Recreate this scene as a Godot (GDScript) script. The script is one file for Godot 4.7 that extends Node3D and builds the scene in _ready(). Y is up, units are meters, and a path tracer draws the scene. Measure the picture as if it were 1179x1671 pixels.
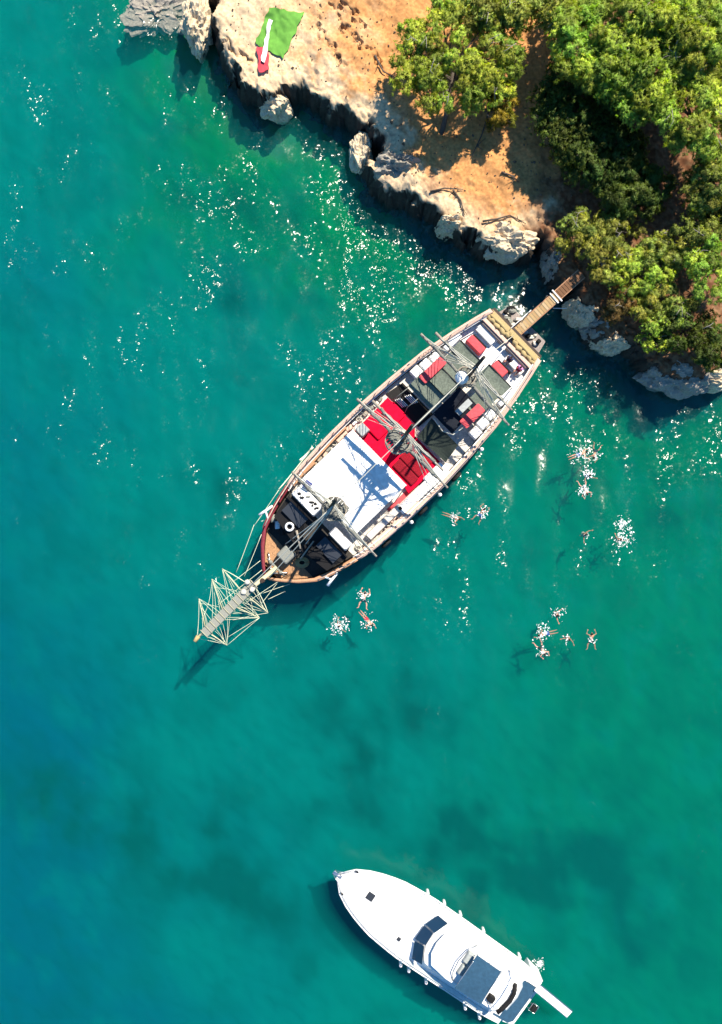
extends Node3D
# An aerial view of a cove: a three-masted excursion ship moored stern-to at a rocky shore with pines, a white motor yacht at anchor, swimmers in the water.

const CAM_H := 65.0
const MID := Vector2(589.5, 835.5)
var org := Vector3.ZERO
var used := {}
var rng := RandomNumberGenerator.new()
var M := {}
var TEX := {}
var nz := FastNoiseLite.new()
var nz2 := FastNoiseLite.new()

func _ready():
	rng.seed = 77
	# ---------- camera ----------
	var cam := Camera3D.new()
	cam.name = "camera"
	cam.position = Vector3(0, CAM_H, 0)
	cam.rotation_degrees = Vector3(-90, 0, 0)
	cam.fov = rad_to_deg(2.0 * atan(1671.0 * 0.05 / 2.0 / CAM_H))
	cam.far = 900.0
	add_child(cam)
	# ---------- sky, exposure ----------
	var sm := ProceduralSkyMaterial.new()
	sm.sky_top_color = Color(0.24, 0.50, 0.76)
	sm.sky_horizon_color = Color(0.62, 0.74, 0.86)
	sm.sky_curve = 0.15
	sm.ground_bottom_color = Color(0.1, 0.25, 0.28)
	sm.ground_horizon_color = Color(0.45, 0.6, 0.66)
	sm.sky_energy_multiplier = 0.8
	sm.ground_energy_multiplier = 0.5
	var sk := Sky.new()
	sk.sky_material = sm
	var env := Environment.new()
	env.background_mode = Environment.BG_SKY
	env.sky = sk
	env.tonemap_mode = Environment.TONE_MAPPER_LINEAR
	env.tonemap_exposure = 2.0
	env.volumetric_fog_enabled = true
	env.volumetric_fog_density = 0.0
	env.sdfgi_enabled = true
	env.ssao_enabled = true
	env.ssil_enabled = true
	var we := WorldEnvironment.new()
	we.name = "world_environment"
	we.environment = env
	add_child(we)
	# ---------- sun: from the upper right of the picture, 52 degrees up ----------
	var sun := DirectionalLight3D.new()
	sun.name = "sun"
	sun.light_color = Color(1.0, 0.955, 0.88)
	sun.light_energy = 1.6
	sun.light_angular_distance = 0.7
	sun.shadow_enabled = true
	var el := deg_to_rad(52.0)
	var to_sun := Vector3(0.53 * cos(el), sin(el), -0.85 * cos(el))
	add_child(sun)
	sun.look_at_from_position(to_sun * 100.0, Vector3.ZERO, Vector3.UP)
	nz.seed = 5; nz.frequency = 1.0; nz.noise_type = FastNoiseLite.TYPE_SIMPLEX_SMOOTH; nz.fractal_type = FastNoiseLite.FRACTAL_NONE
	nz2.seed = 9; nz2.frequency = 1.0; nz2.noise_type = FastNoiseLite.TYPE_SIMPLEX_SMOOTH; nz2.fractal_octaves = 4
	make_materials()
	make_coast()
	make_sea()
	make_land()
	make_boulders()
	make_trees()
	make_ship()
	make_ship_items()
	make_gangplank()
	make_yacht()
	make_swimmers()
	make_shore_items()

# ------------------------------------------------------------------ helpers
func P(px: float, py: float, h := 0.0) -> Vector3:      # the point at height h that stands at this place of the photograph
	var k := 0.05 * (CAM_H - h) / CAM_H
	return Vector3((px - MID.x) * k, h, (py - MID.y) * k)

func numbered(n: String) -> String:
	if not used.has(n):
		used[n] = 0
		return n
	used[n] += 1
	return "%s_%03d" % [n, used[n]]

func tag(o: Node3D, label: String, category: String, group := ""):
	if label != "": o.set_meta("label", label)
	if category != "": o.set_meta("category", category)
	if group != "": o.set_meta("group", group)

func thing(called: String, label: String, category: String, at: Vector3, group := "") -> Node3D:
	var o := Node3D.new()
	o.name = numbered(called)
	o.position = at
	add_child(o)
	tag(o, label, category, group)
	org = at
	return o

func begin(smooth := false) -> SurfaceTool:
	var st := SurfaceTool.new()
	st.begin(Mesh.PRIMITIVE_TRIANGLES)
	st.set_smooth_group(0 if smooth else -1)
	return st

func obj(called: String, st: SurfaceTool, m: Material, parent: Node = null, normals := true) -> MeshInstance3D:
	if normals: st.generate_normals()
	var o := MeshInstance3D.new()
	o.mesh = st.commit()
	o.material_override = m
	if parent == null:
		o.name = numbered(called)
		add_child(o)
		o.position = org
	else:
		o.name = called
		parent.add_child(o, true)
	return o

func lone(called: String, st: SurfaceTool, m: Material, label: String, category: String, group := "") -> MeshInstance3D:
	var o := obj(called, st, m)
	tag(o, label, category, group)
	return o

func tri(st: SurfaceTool, a: Vector3, b: Vector3, c: Vector3, out: Vector3):
	var n := (c - a).cross(b - a)
	if n.dot(out) < 0.0:
		var t := b
		b = c
		c = t
	st.add_vertex(a - org); st.add_vertex(b - org); st.add_vertex(c - org)

func quad(st: SurfaceTool, a: Vector3, b: Vector3, c: Vector3, d: Vector3, out: Vector3):
	tri(st, a, b, c, out); tri(st, a, c, d, out)

func box(st: SurfaceTool, t: Transform3D, s: Vector3):
	var h := s / 2.0
	for ax in 3:
		for sg in [-1.0, 1.0]:
			var n := Vector3.ZERO; n[ax] = sg
			var u := Vector3.ZERO; u[(ax + 1) % 3] = 1.0
			var v := Vector3.ZERO; v[(ax + 2) % 3] = 1.0
			var c: Vector3 = n * h
			quad(st, t * (c - u * h - v * h), t * (c + u * h - v * h), t * (c + u * h + v * h), t * (c - u * h + v * h), t.basis * n)

func rbox(st: SurfaceTool, t: Transform3D, s: Vector3, r: float):   # a box with bevelled top edges and corners: a cushion, a lid
	var rings := []
	for k in [[-0.5, 0.4], [-0.2, 0.0], [0.25, 0.0], [0.42, 0.35], [0.5, 1.0]]:
		var ring := []
		var ins: float = r * k[1]
		var hx: float = s.x / 2 - ins
		var hz: float = s.z / 2 - ins
		var cr: float = minf(r, minf(hx, hz) * 0.9)
		for q in 4:
			var cx: float = (hx - cr) * (1 if q == 0 or q == 3 else -1)
			var cz: float = (hz - cr) * (1 if q < 2 else -1)
			for j in 3:
				var a := (q + j / 2.0) * PI / 2
				ring.append(t * Vector3(cx + cos(a) * cr, s.y * k[0], cz + sin(a) * cr))
		rings.append(ring)
	loft(st, rings, true)

func loft(st: SurfaceTool, rings: Array, caps := true, closed := true):
	for i in rings.size() - 1:
		var ra: Array = rings[i]
		var rb: Array = rings[i + 1]
		var c := Vector3.ZERO
		for p in ra: c += p
		for p in rb: c += p
		c /= ra.size() * 2
		var n := ra.size()
		for j in (n if closed else n - 1):
			var k := (j + 1) % n
			quad(st, ra[j], ra[k], rb[k], rb[j], (ra[j] + rb[k]) / 2.0 - c)
	if caps:
		for e in [[0, 1], [rings.size() - 1, rings.size() - 2]]:
			var r: Array = rings[e[0]]
			var c := Vector3.ZERO
			var d := Vector3.ZERO
			for p in r: c += p
			for p in rings[e[1]]: d += p
			c /= r.size(); d /= r.size()
			for j in r.size():
				tri(st, c, r[j], r[(j + 1) % r.size()], c - d)

func tube(st: SurfaceTool, pts: Array, r0: float, r1 := -1.0, n := 6):
	if r1 < 0: r1 = r0
	var rings := []
	var side := Vector3.ZERO
	for i in pts.size():
		var d: Vector3 = (pts[mini(i + 1, pts.size() - 1)] - pts[maxi(i - 1, 0)]).normalized()
		if side == Vector3.ZERO:
			side = d.cross(Vector3.UP if absf(d.y) < 0.9 else Vector3.RIGHT).normalized()
		side = (side - d * side.dot(d)).normalized()
		var up := d.cross(side)
		var r := lerpf(r0, r1, float(i) / maxi(pts.size() - 1, 1))
		var ring := []
		for j in n:
			var a := TAU * j / n
			ring.append(pts[i] + side * cos(a) * r + up * sin(a) * r)
		rings.append(ring)
	loft(st, rings, true)

func sag(a: Vector3, b: Vector3, drop: float, n := 6) -> Array:
	var out := []
	for i in n + 1:
		var t := float(i) / n
		out.append(a.lerp(b, t) - Vector3(0, drop * 4.0 * t * (1.0 - t), 0))
	return out

func prism(st: SurfaceTool, poly: Array, y0: float, y1: float):      # poly: Vector3 corners seen from above (their y is not used)
	var flat := PackedVector2Array()
	for p in poly: flat.append(Vector2(p.x, p.z))
	var ix := Geometry2D.triangulate_polygon(flat)
	for k in range(0, ix.size(), 3):
		var a := flat[ix[k]]; var b := flat[ix[k + 1]]; var c := flat[ix[k + 2]]
		tri(st, Vector3(a.x, y1, a.y), Vector3(b.x, y1, b.y), Vector3(c.x, y1, c.y), Vector3.UP)
		tri(st, Vector3(a.x, y0, a.y), Vector3(b.x, y0, b.y), Vector3(c.x, y0, c.y), Vector3.DOWN)
	var area := 0.0
	for i in flat.size():
		area += flat[i].cross(flat[(i + 1) % flat.size()])
	for i in flat.size():
		var a := flat[i]; var b := flat[(i + 1) % flat.size()]
		var o := Vector3(b.y - a.y, 0, a.x - b.x) * signf(area)
		quad(st, Vector3(a.x, y0, a.y), Vector3(b.x, y0, b.y), Vector3(b.x, y1, b.y), Vector3(a.x, y1, a.y), o)

func sheet(st: SurfaceTool, a: Vector3, b: Vector3, c: Vector3, d: Vector3, thick: float, dip: float, n := 8, wav := 0.0, seed_ := 0.0):
	# a stretched cloth between four corners, slightly hollow, with a thickness
	var g := []
	for i in n + 1:
		var row := []
		for j in n + 1:
			var u := float(i) / n
			var v := float(j) / n
			var p: Vector3 = a.lerp(b, u).lerp(d.lerp(c, u), v)
			p.y -= dip * 16.0 * u * (1 - u) * v * (1 - v)
			p.y += wav * nz.get_noise_3d(p.x * 0.9 + seed_, seed_, p.z * 0.9)
			row.append(p)
		g.append(row)
	var dn := Vector3(0, -thick, 0)
	for i in n:
		for j in n:
			quad(st, g[i][j], g[i + 1][j], g[i + 1][j + 1], g[i][j + 1], Vector3.UP)
			quad(st, g[i][j] + dn, g[i + 1][j] + dn, g[i + 1][j + 1] + dn, g[i][j + 1] + dn, Vector3.DOWN)
	var mid: Vector3 = (a + b + c + d) / 4.0
	for i in n:
		for e in [[g[i][0], g[i + 1][0]], [g[i][n], g[i + 1][n]], [g[0][i], g[0][i + 1]], [g[n][i], g[n][i + 1]]]:
			quad(st, e[0], e[1], e[1] + dn, e[0] + dn, e[0] - mid)

var ico_v := []
var ico_f := []
func ico(level: int) -> Array:
	var t := (1.0 + sqrt(5.0)) / 2.0
	var v := []
	for p in [Vector3(-1, t, 0), Vector3(1, t, 0), Vector3(-1, -t, 0), Vector3(1, -t, 0), Vector3(0, -1, t), Vector3(0, 1, t), Vector3(0, -1, -t), Vector3(0, 1, -t), Vector3(t, 0, -1), Vector3(t, 0, 1), Vector3(-t, 0, -1), Vector3(-t, 0, 1)]:
		v.append(p.normalized())
	var f := [[0, 11, 5], [0, 5, 1], [0, 1, 7], [0, 7, 10], [0, 10, 11], [1, 5, 9], [5, 11, 4], [11, 10, 2], [10, 7, 6], [7, 1, 8], [3, 9, 4], [3, 4, 2], [3, 2, 6], [3, 6, 8], [3, 8, 9], [4, 9, 5], [2, 4, 11], [6, 2, 10], [8, 6, 7], [9, 8, 1]]
	for l in level:
		var g := []
		var midp := {}
		for q in f:
			var m := []
			for e in [[q[0], q[1]], [q[1], q[2]], [q[2], q[0]]]:
				var key := mini(e[0], e[1]) * 100000 + maxi(e[0], e[1])
				if not midp.has(key):
					midp[key] = v.size()
					v.append(((v[e[0]] + v[e[1]]) / 2.0).normalized())
				m.append(midp[key])
			g.append([q[0], m[0], m[2]]); g.append([q[1], m[1], m[0]]); g.append([q[2], m[2], m[1]]); g.append([m[0], m[1], m[2]])
		f = g
	return [v, f]

func blob(st: SurfaceTool, c: Vector3, r: Vector3, rough: float, seed_: float, level := 3, freq := 1.3):
	var d := ico(level)
	var w := []
	for p in d[0]:
		var q: Vector3 = p * freq + Vector3(seed_, seed_ * 0.7, -seed_)
		var n := nz.get_noise_3dv(q) * 0.6 + (0.5 - absf(nz.get_noise_3dv(q * 2.1))) * 0.5 + nz.get_noise_3dv(q * 4.7) * 0.13
		w.append(c + p * r * (1.0 + rough * n))
	for f in d[1]:
		tri(st, w[f[0]], w[f[1]], w[f[2]], (w[f[0]] + w[f[1]] + w[f[2]]) / 3.0 - c)

# ------------------------------------------------------------------ materials
func noise_tex(freq: float, lo: float, hi: float, size := 512, stretch := false, oct := 4, seed_ := 1) -> NoiseTexture2D:
	var n := FastNoiseLite.new()
	n.noise_type = FastNoiseLite.TYPE_SIMPLEX_SMOOTH
	n.frequency = freq
	n.fractal_octaves = oct
	n.seed = seed_
	var t := NoiseTexture2D.new()
	t.width = size; t.height = size
	t.seamless = true
	t.noise = n
	var g := Gradient.new()
	g.set_color(0, Color(lo, lo, lo)); g.set_color(1, Color(hi, hi, hi))
	t.color_ramp = g
	return t

func mat(c: Color, rough := 0.8, tex := "", scale := 1.0, bump := 0.0, lin := true) -> StandardMaterial3D:
	var m := StandardMaterial3D.new()
	m.albedo_color = c.linear_to_srgb() if lin else c
	m.roughness = rough
	m.metallic_specular = 0.35
	if tex != "":
		m.albedo_texture = TEX[tex]
		m.uv1_triplanar = true
		m.uv1_world_triplanar = true
		m.uv1_scale = Vector3(scale, scale, scale)
		if bump > 0.0:
			m.heightmap_enabled = true
			m.heightmap_texture = TEX[tex]
			m.heightmap_scale = bump
	return m

func make_materials():
	TEX.fine = noise_tex(0.02, 0.72, 1.0, 512, false, 5, 3)
	TEX.soft = noise_tex(0.012, 0.86, 1.0, 256, false, 4, 4)
	TEX.rock = noise_tex(0.014, 0.7, 1.0, 1024, false, 6, 6)
	TEX.rough = noise_tex(0.03, 0.35, 1.0, 512, false, 5, 8)
	M.white = mat(Color(0.86, 0.86, 0.85), 0.35, "soft", 0.3)
	M.white_cloth = mat(Color(0.86, 0.87, 0.86), 0.9, "soft", 0.5, 1.0)
	M.gelcoat = mat(Color(0.88, 0.88, 0.87), 0.22, "soft", 0.25)
	M.hull = mat(Color(0.045, 0.025, 0.018), 0.55, "fine", 0.8, 1.0)
	M.rail = mat(Color(0.55, 0.30, 0.17), 0.5, "fine", 0.9, 1.0)
	M.rail_pink = mat(Color(0.74, 0.52, 0.42), 0.6, "fine", 0.9, 1.0)
	M.maroon = mat(Color(0.24, 0.035, 0.05), 0.5, "fine", 0.8)
	M.deck = mat(Color(0.48, 0.27, 0.14), 0.6, "fine", 0.7, 1.0)
	M.dark_deck = mat(Color(0.05, 0.045, 0.04), 0.7, "fine", 0.7, 1.0)
	M.pale_deck = mat(Color(0.72, 0.68, 0.62), 0.6, "fine", 0.5, 0.5)
	M.grey_deck = mat(Color(0.34, 0.29, 0.27), 0.7, "fine", 0.8, 1.0)
	M.red = mat(Color(0.72, 0.006, 0.035), 0.9, "soft", 0.8, 1.5)
	M.pink = mat(Color(0.62, 0.085, 0.10), 0.9, "soft", 0.9, 1.5)
	M.black = mat(Color(0.012, 0.012, 0.013), 0.75, "fine", 1.2, 1.0)
	M.black_cloth = mat(Color(0.013, 0.013, 0.015), 0.95, "fine", 0.9, 2.0)
	M.navy_cloth = mat(Color(0.012, 0.016, 0.026), 0.95, "fine", 0.9, 2.0)
	M.red.metallic_specular = 0.1
	M.sage = mat(Color(0.16, 0.19, 0.155), 0.9, "fine", 0.5, 1.5)
	M.panel = mat(Color(0.03, 0.035, 0.045), 0.25)
	M.wood = mat(Color(0.50, 0.34, 0.20), 0.6, "fine", 1.6, 1.0)
	M.spar = mat(Color(0.40, 0.35, 0.28), 0.6, "fine", 1.6, 1.0)
	M.pale_spar = mat(Color(0.62, 0.60, 0.40), 0.6, "fine", 1.6, 1.0)
	M.tar = mat(Color(0.035, 0.035, 0.033), 0.6, "fine", 1.6, 1.0)
	M.rope = mat(Color(0.50, 0.49, 0.42), 0.9)
	M.pale_rope = mat(Color(0.66, 0.70, 0.52), 0.9)
	M.sail = mat(Color(0.40, 0.41, 0.37), 0.9, "rough", 1.2, 4.0)
	M.grey_board = mat(Color(0.27, 0.28, 0.25), 0.7, "fine", 1.2, 1.0)
	M.yellow = mat(Color(0.52, 0.40, 0.19), 0.8, "fine", 1.2, 1.0)
	M.grey_box = mat(Color(0.34, 0.37, 0.37), 0.6, "soft", 1.0)
	M.steel = mat(Color(0.6, 0.6, 0.6), 0.25)
	M.steel.metallic = 0.9
	M.rubber = mat(Color(0.02, 0.02, 0.02), 0.85, "fine", 2.0, 1.0)
	M.blue_canvas = mat(Color(0.024, 0.075, 0.135), 0.85, "soft", 0.8, 1.0)
	M.tint = mat(Color(0.012, 0.035, 0.075), 0.12)
	M.plank = mat(Color(0.62, 0.42, 0.20), 0.7, "fine", 1.4, 1.5)
	M.bark = mat(Color(0.23, 0.19, 0.155), 0.95, "rough", 1.4, 3.0)
	M.pale_bark = mat(Color(0.62, 0.57, 0.50), 0.95, "rough", 1.4, 2.0)
	M.skin = mat(Color(0.60, 0.27, 0.18), 0.55)
	M.skin.subsurf_scatter_enabled = true
	M.skin.subsurf_scatter_strength = 0.15
	M.skin_pale = mat(Color(0.70, 0.34, 0.26), 0.55)
	M.skin_tan = mat(Color(0.36, 0.19, 0.125), 0.55)
	M.hair = mat(Color(0.018, 0.012, 0.009), 0.6)
	M.foam = mat(Color(0.86, 0.9, 0.9), 0.6)
	M.limestone = mat(Color(0.78, 0.63, 0.43), 0.95, "rock", 0.28, 6.0)
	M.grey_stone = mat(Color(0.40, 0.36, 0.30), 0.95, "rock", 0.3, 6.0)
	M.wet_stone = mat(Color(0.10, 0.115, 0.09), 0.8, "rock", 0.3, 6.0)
	M.ground = mat(Color(1, 1, 1), 0.95, "rock", 0.22, 3.0)
	M.ground.vertex_color_use_as_albedo = true
	M.bed = mat(Color(1, 1, 1), 1.0)
	M.bed.vertex_color_use_as_albedo = true
	M.bed.metallic_specular = 0.0
	M.leaf = mat(Color(1, 1, 1), 0.55)
	M.leaf.vertex_color_use_as_albedo = true
	M.leaf.backlight_enabled = true
	M.leaf.backlight = Color(0.9, 0.95, 0.3)

# ------------------------------------------------------------------ coast: signed distance to the edge of the land, in metres
var coast := PackedVector2Array()
var sd := PackedFloat32Array()
var sd_n := Vector2i()
const SD0 := Vector2(-42.0, -56.0)
const SDC := 0.4

func make_coast():
	for p in [Vector2(356, -400), Vector2(352, 0), Vector2(354, 40), Vector2(372, 88), Vector2(398, 124), Vector2(418, 142), Vector2(440, 138), Vector2(478, 134), Vector2(500, 122), Vector2(516, 146), Vector2(545, 163), Vector2(578, 178), Vector2(612, 198), Vector2(630, 220), Vector2(622, 248), Vector2(606, 264), Vector2(614, 284), Vector2(645, 302), Vector2(668, 310), Vector2(700, 325), Vector2(722, 348), Vector2(757, 368), Vector2(785, 378), Vector2(800, 396), Vector2(832, 404), Vector2(862, 398), Vector2(874, 374), Vector2(888, 370), Vector2(898, 398), Vector2(904, 430), Vector2(918, 446), Vector2(945, 458), Vector2(955, 488), Vector2(968, 512), Vector2(990, 540), Vector2(1018, 548), Vector2(1040, 540), Vector2(1060, 572), Vector2(1085, 598), Vector2(1110, 618), Vector2(1142, 614), Vector2(1179, 600), Vector2(1250, 582), Vector2(1700, 540), Vector2(1700, -400)]:
		var w := P(p.x, p.y, 3.0)
		coast.append(Vector2(w.x, w.z))
	sd_n = Vector2i(240, 250)
	sd.resize(sd_n.x * sd_n.y)
	var n := coast.size()
	for j in sd_n.y:
		for i in sd_n.x:
			var q := SD0 + Vector2(i, j) * SDC
			var best := 1e9
			for k in n:
				var a := coast[k]
				var ab := coast[(k + 1) % n] - a
				var t := clampf((q - a).dot(ab) / ab.length_squared(), 0.0, 1.0)
				best = minf(best, q.distance_squared_to(a + ab * t))
			best = sqrt(best)
			sd[j * sd_n.x + i] = best if Geometry2D.is_point_in_polygon(q, coast) else -best

func dist(x: float, z: float) -> float:
	var fx := clampf((x - SD0.x) / SDC, 0.0, sd_n.x - 1.01)
	var fz := clampf((z - SD0.y) / SDC, 0.0, sd_n.y - 1.01)
	var i := int(fx); var j := int(fz)
	fx -= i; fz -= j
	var k := j * sd_n.x + i
	return lerpf(lerpf(sd[k], sd[k + 1], fx), lerpf(sd[k + sd_n.x], sd[k + sd_n.x + 1], fx), fz)

var cracks := []
var cell_noise := FastNoiseLite.new()
func ground_at(x: float, z: float) -> float:
	var d := dist(x, z)
	d += nz.get_noise_2d(x * 0.45, z * 0.45) * 0.42 + nz.get_noise_2d(x * 1.5 + 40, z * 1.5) * 0.2 + nz.get_noise_2d(x * 4.0 + 40, z * 4.0 + 9) * 0.06
	var top := 2.75 + 0.05 * clampf(d, 0.0, 40.0) + nz2.get_noise_2d(x * 0.22, z * 0.22) * 0.55 + nz2.get_noise_2d(x * 1.4 + 7, z * 1.4) * 0.06
	if d >= 0.0:
		var h := top - 0.3 * exp(-d / 0.35) * (0.6 + 0.6 * nz.get_noise_2d(x * 0.8, z * 0.8 + 50))
		var rim := ss(2.4, 0.3, d)
		if rim > 0.0:
			var cl := cell_noise.get_noise_2d(x, z)
			h -= rim * (0.2 * ss(-0.72, -0.98, cl) + 0.10 * (cl + 1.0)) + rim * 0.07 * absf(nz2.get_noise_2d(x * 3.1, z * 3.1))
		for c in cracks:
			var best := 9.0
			for k in c.size() - 1:
				var me := Vector2(x + nz.get_noise_2d(x * 1.3, z * 1.3) * 0.5, z + nz.get_noise_2d(x * 1.3 + 70, z * 1.3) * 0.5)
				var q := Geometry2D.get_closest_point_to_segment(me, c[k], c[k + 1])
				best = minf(best, q.distance_to(me))
				if best > 6.0: break
			best += nz.get_noise_2d(x * 1.2, z * 1.2) * 0.05
			if best < 0.15: h -= 0.4 * (1.0 - maxf(best, 0.0) / 0.15)
		return h
	if d > -0.8:
		var t := -d / 0.8
		return lerpf(top - 0.3, -0.9, t * t * (3.0 - 2.0 * t))
	return -0.9 - (-d - 0.8) * 0.75

func ss(a: float, b: float, x: float) -> float:
	return smoothstep(a, b, x)

func make_land():
	for c in [[Vector2(543, 2), Vector2(558, 41), Vector2(577, 60), Vector2(600, 80)], [Vector2(560, 2), Vector2(573, 22), Vector2(597, 44)], [Vector2(517, 35), Vector2(536, 71), Vector2(562, 103)], [Vector2(612, 90), Vector2(626, 116), Vector2(650, 132)], [Vector2(360, 60), Vector2(390, 84), Vector2(408, 98)]]:
		var g := []
		for p in c:
			var w := P(p.x, p.y, 3.0)
			g.append(Vector2(w.x, w.z))
		cracks.append(g)
	cell_noise.noise_type = FastNoiseLite.TYPE_CELLULAR
	cell_noise.cellular_return_type = FastNoiseLite.RETURN_DISTANCE2_SUB
	cell_noise.frequency = 0.75
	cell_noise.seed = 4
	cell_noise.domain_warp_enabled = true
	cell_noise.domain_warp_amplitude = 0.8
	cell_noise.domain_warp_frequency = 0.6
	var cell := 0.125
	var x0 := P(180, 0, 0).x
	var z0 := P(0, -140, 0).z
	var nx := int((P(1330, 0, 0).x - x0) / cell)
	var nzz := int((P(0, 720, 0).z - z0) / cell)
	var v := PackedVector3Array(); v.resize(nx * nzz)
	var nn := PackedVector3Array(); nn.resize(nx * nzz)
	var col := PackedColorArray(); col.resize(nx * nzz)
	var H := PackedFloat32Array(); H.resize(nx * nzz)
	for j in nzz:
		for i in nx:
			var x := x0 + i * cell; var z := z0 + j * cell
			var d := dist(x, z)
			var h := -9.0 if d < -7.0 else ground_at(x, z)
			H[j * nx + i] = h
	for j in nzz:
		for i in nx:
			var k := j * nx + i
			var x := x0 + i * cell; var z := z0 + j * cell
			var h := H[k]
			var gx := H[j * nx + mini(i + 1, nx - 1)] - H[j * nx + maxi(i - 1, 0)]
			var gz := H[mini(j + 1, nzz - 1) * nx + i] - H[maxi(j - 1, 0) * nx + i]
			var n := Vector3(-gx, 2.0 * cell, -gz).normalized()
			# the steep faces lean out over the water and are broken into ledges
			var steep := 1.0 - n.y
			var off := nz.get_noise_3d(x * 1.1, h * 2.2, z * 1.1) * 0.45 * steep
			v[k] = Vector3(x + n.x * off, h, z + n.z * off)
			nn[k] = n
			var d := dist(x, z)
			var px := x / 0.0477 + MID.x
			var py := z / 0.0477 + MID.y
			var a := nz2.get_noise_2d(x * 0.35, z * 0.35)
			var b := nz2.get_noise_2d(x * 1.8 + 30, z * 1.8)
			var cream := Color(0.82, 0.61, 0.38)
			var earth := Color(0.68, 0.33, 0.12)
			var e := ss(0.4, 2.6, d + a * 2.2 + b * 0.8) * ss(380, 640, px + a * 120)
			var c := cream.lerp(earth, e)
			c = c.lerp(Color(0.50, 0.19, 0.065), 0.5 * ss(0.1, 0.5, b) * e)
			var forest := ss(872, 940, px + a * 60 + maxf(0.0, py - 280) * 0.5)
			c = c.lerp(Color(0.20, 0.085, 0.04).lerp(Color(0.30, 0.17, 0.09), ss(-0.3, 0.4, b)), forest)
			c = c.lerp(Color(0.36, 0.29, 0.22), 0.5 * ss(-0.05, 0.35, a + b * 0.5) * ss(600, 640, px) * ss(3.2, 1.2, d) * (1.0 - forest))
			c = c.lerp(Color(0.075, 0.062, 0.05), ss(0.35, 0.7, steep))  # shade of the cliff faces painted in: steep rock goes near black
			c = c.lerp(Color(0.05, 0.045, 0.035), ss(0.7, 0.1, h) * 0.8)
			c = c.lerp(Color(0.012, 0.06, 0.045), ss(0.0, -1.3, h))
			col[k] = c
	var ix := PackedInt32Array()
	for j in nzz - 1:
		for i in nx - 1:
			var k := j * nx + i
			if maxf(maxf(H[k], H[k + 1]), maxf(H[k + nx], H[k + nx + 1])) < -5.0: continue
			ix.append_array([k, k + 1, k + nx + 1, k, k + nx + 1, k + nx])
	var arr := []
	arr.resize(Mesh.ARRAY_MAX)
	arr[Mesh.ARRAY_VERTEX] = v; arr[Mesh.ARRAY_NORMAL] = nn; arr[Mesh.ARRAY_COLOR] = col; arr[Mesh.ARRAY_INDEX] = ix
	var me := ArrayMesh.new()
	me.add_surface_from_arrays(Mesh.PRIMITIVE_TRIANGLES, arr)
	var o := MeshInstance3D.new()
	o.name = "ground"
	o.mesh = me
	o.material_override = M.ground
	o.set_meta("kind", "structure")
	tag(o, "rocky headland of pale limestone and orange earth above the water", "")
	add_child(o)

# ------------------------------------------------------------------ sea
func gauss(px: float, py: float, cx: float, cy: float, rx: float, ry: float, tilt := 0.0) -> float:
	var dx := px - cx; var dy := py - cy
	var u := (dx * cos(tilt) + dy * sin(tilt)) / rx
	var w := (-dx * sin(tilt) + dy * cos(tilt)) / ry
	return exp(-(u * u + w * w))

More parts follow.
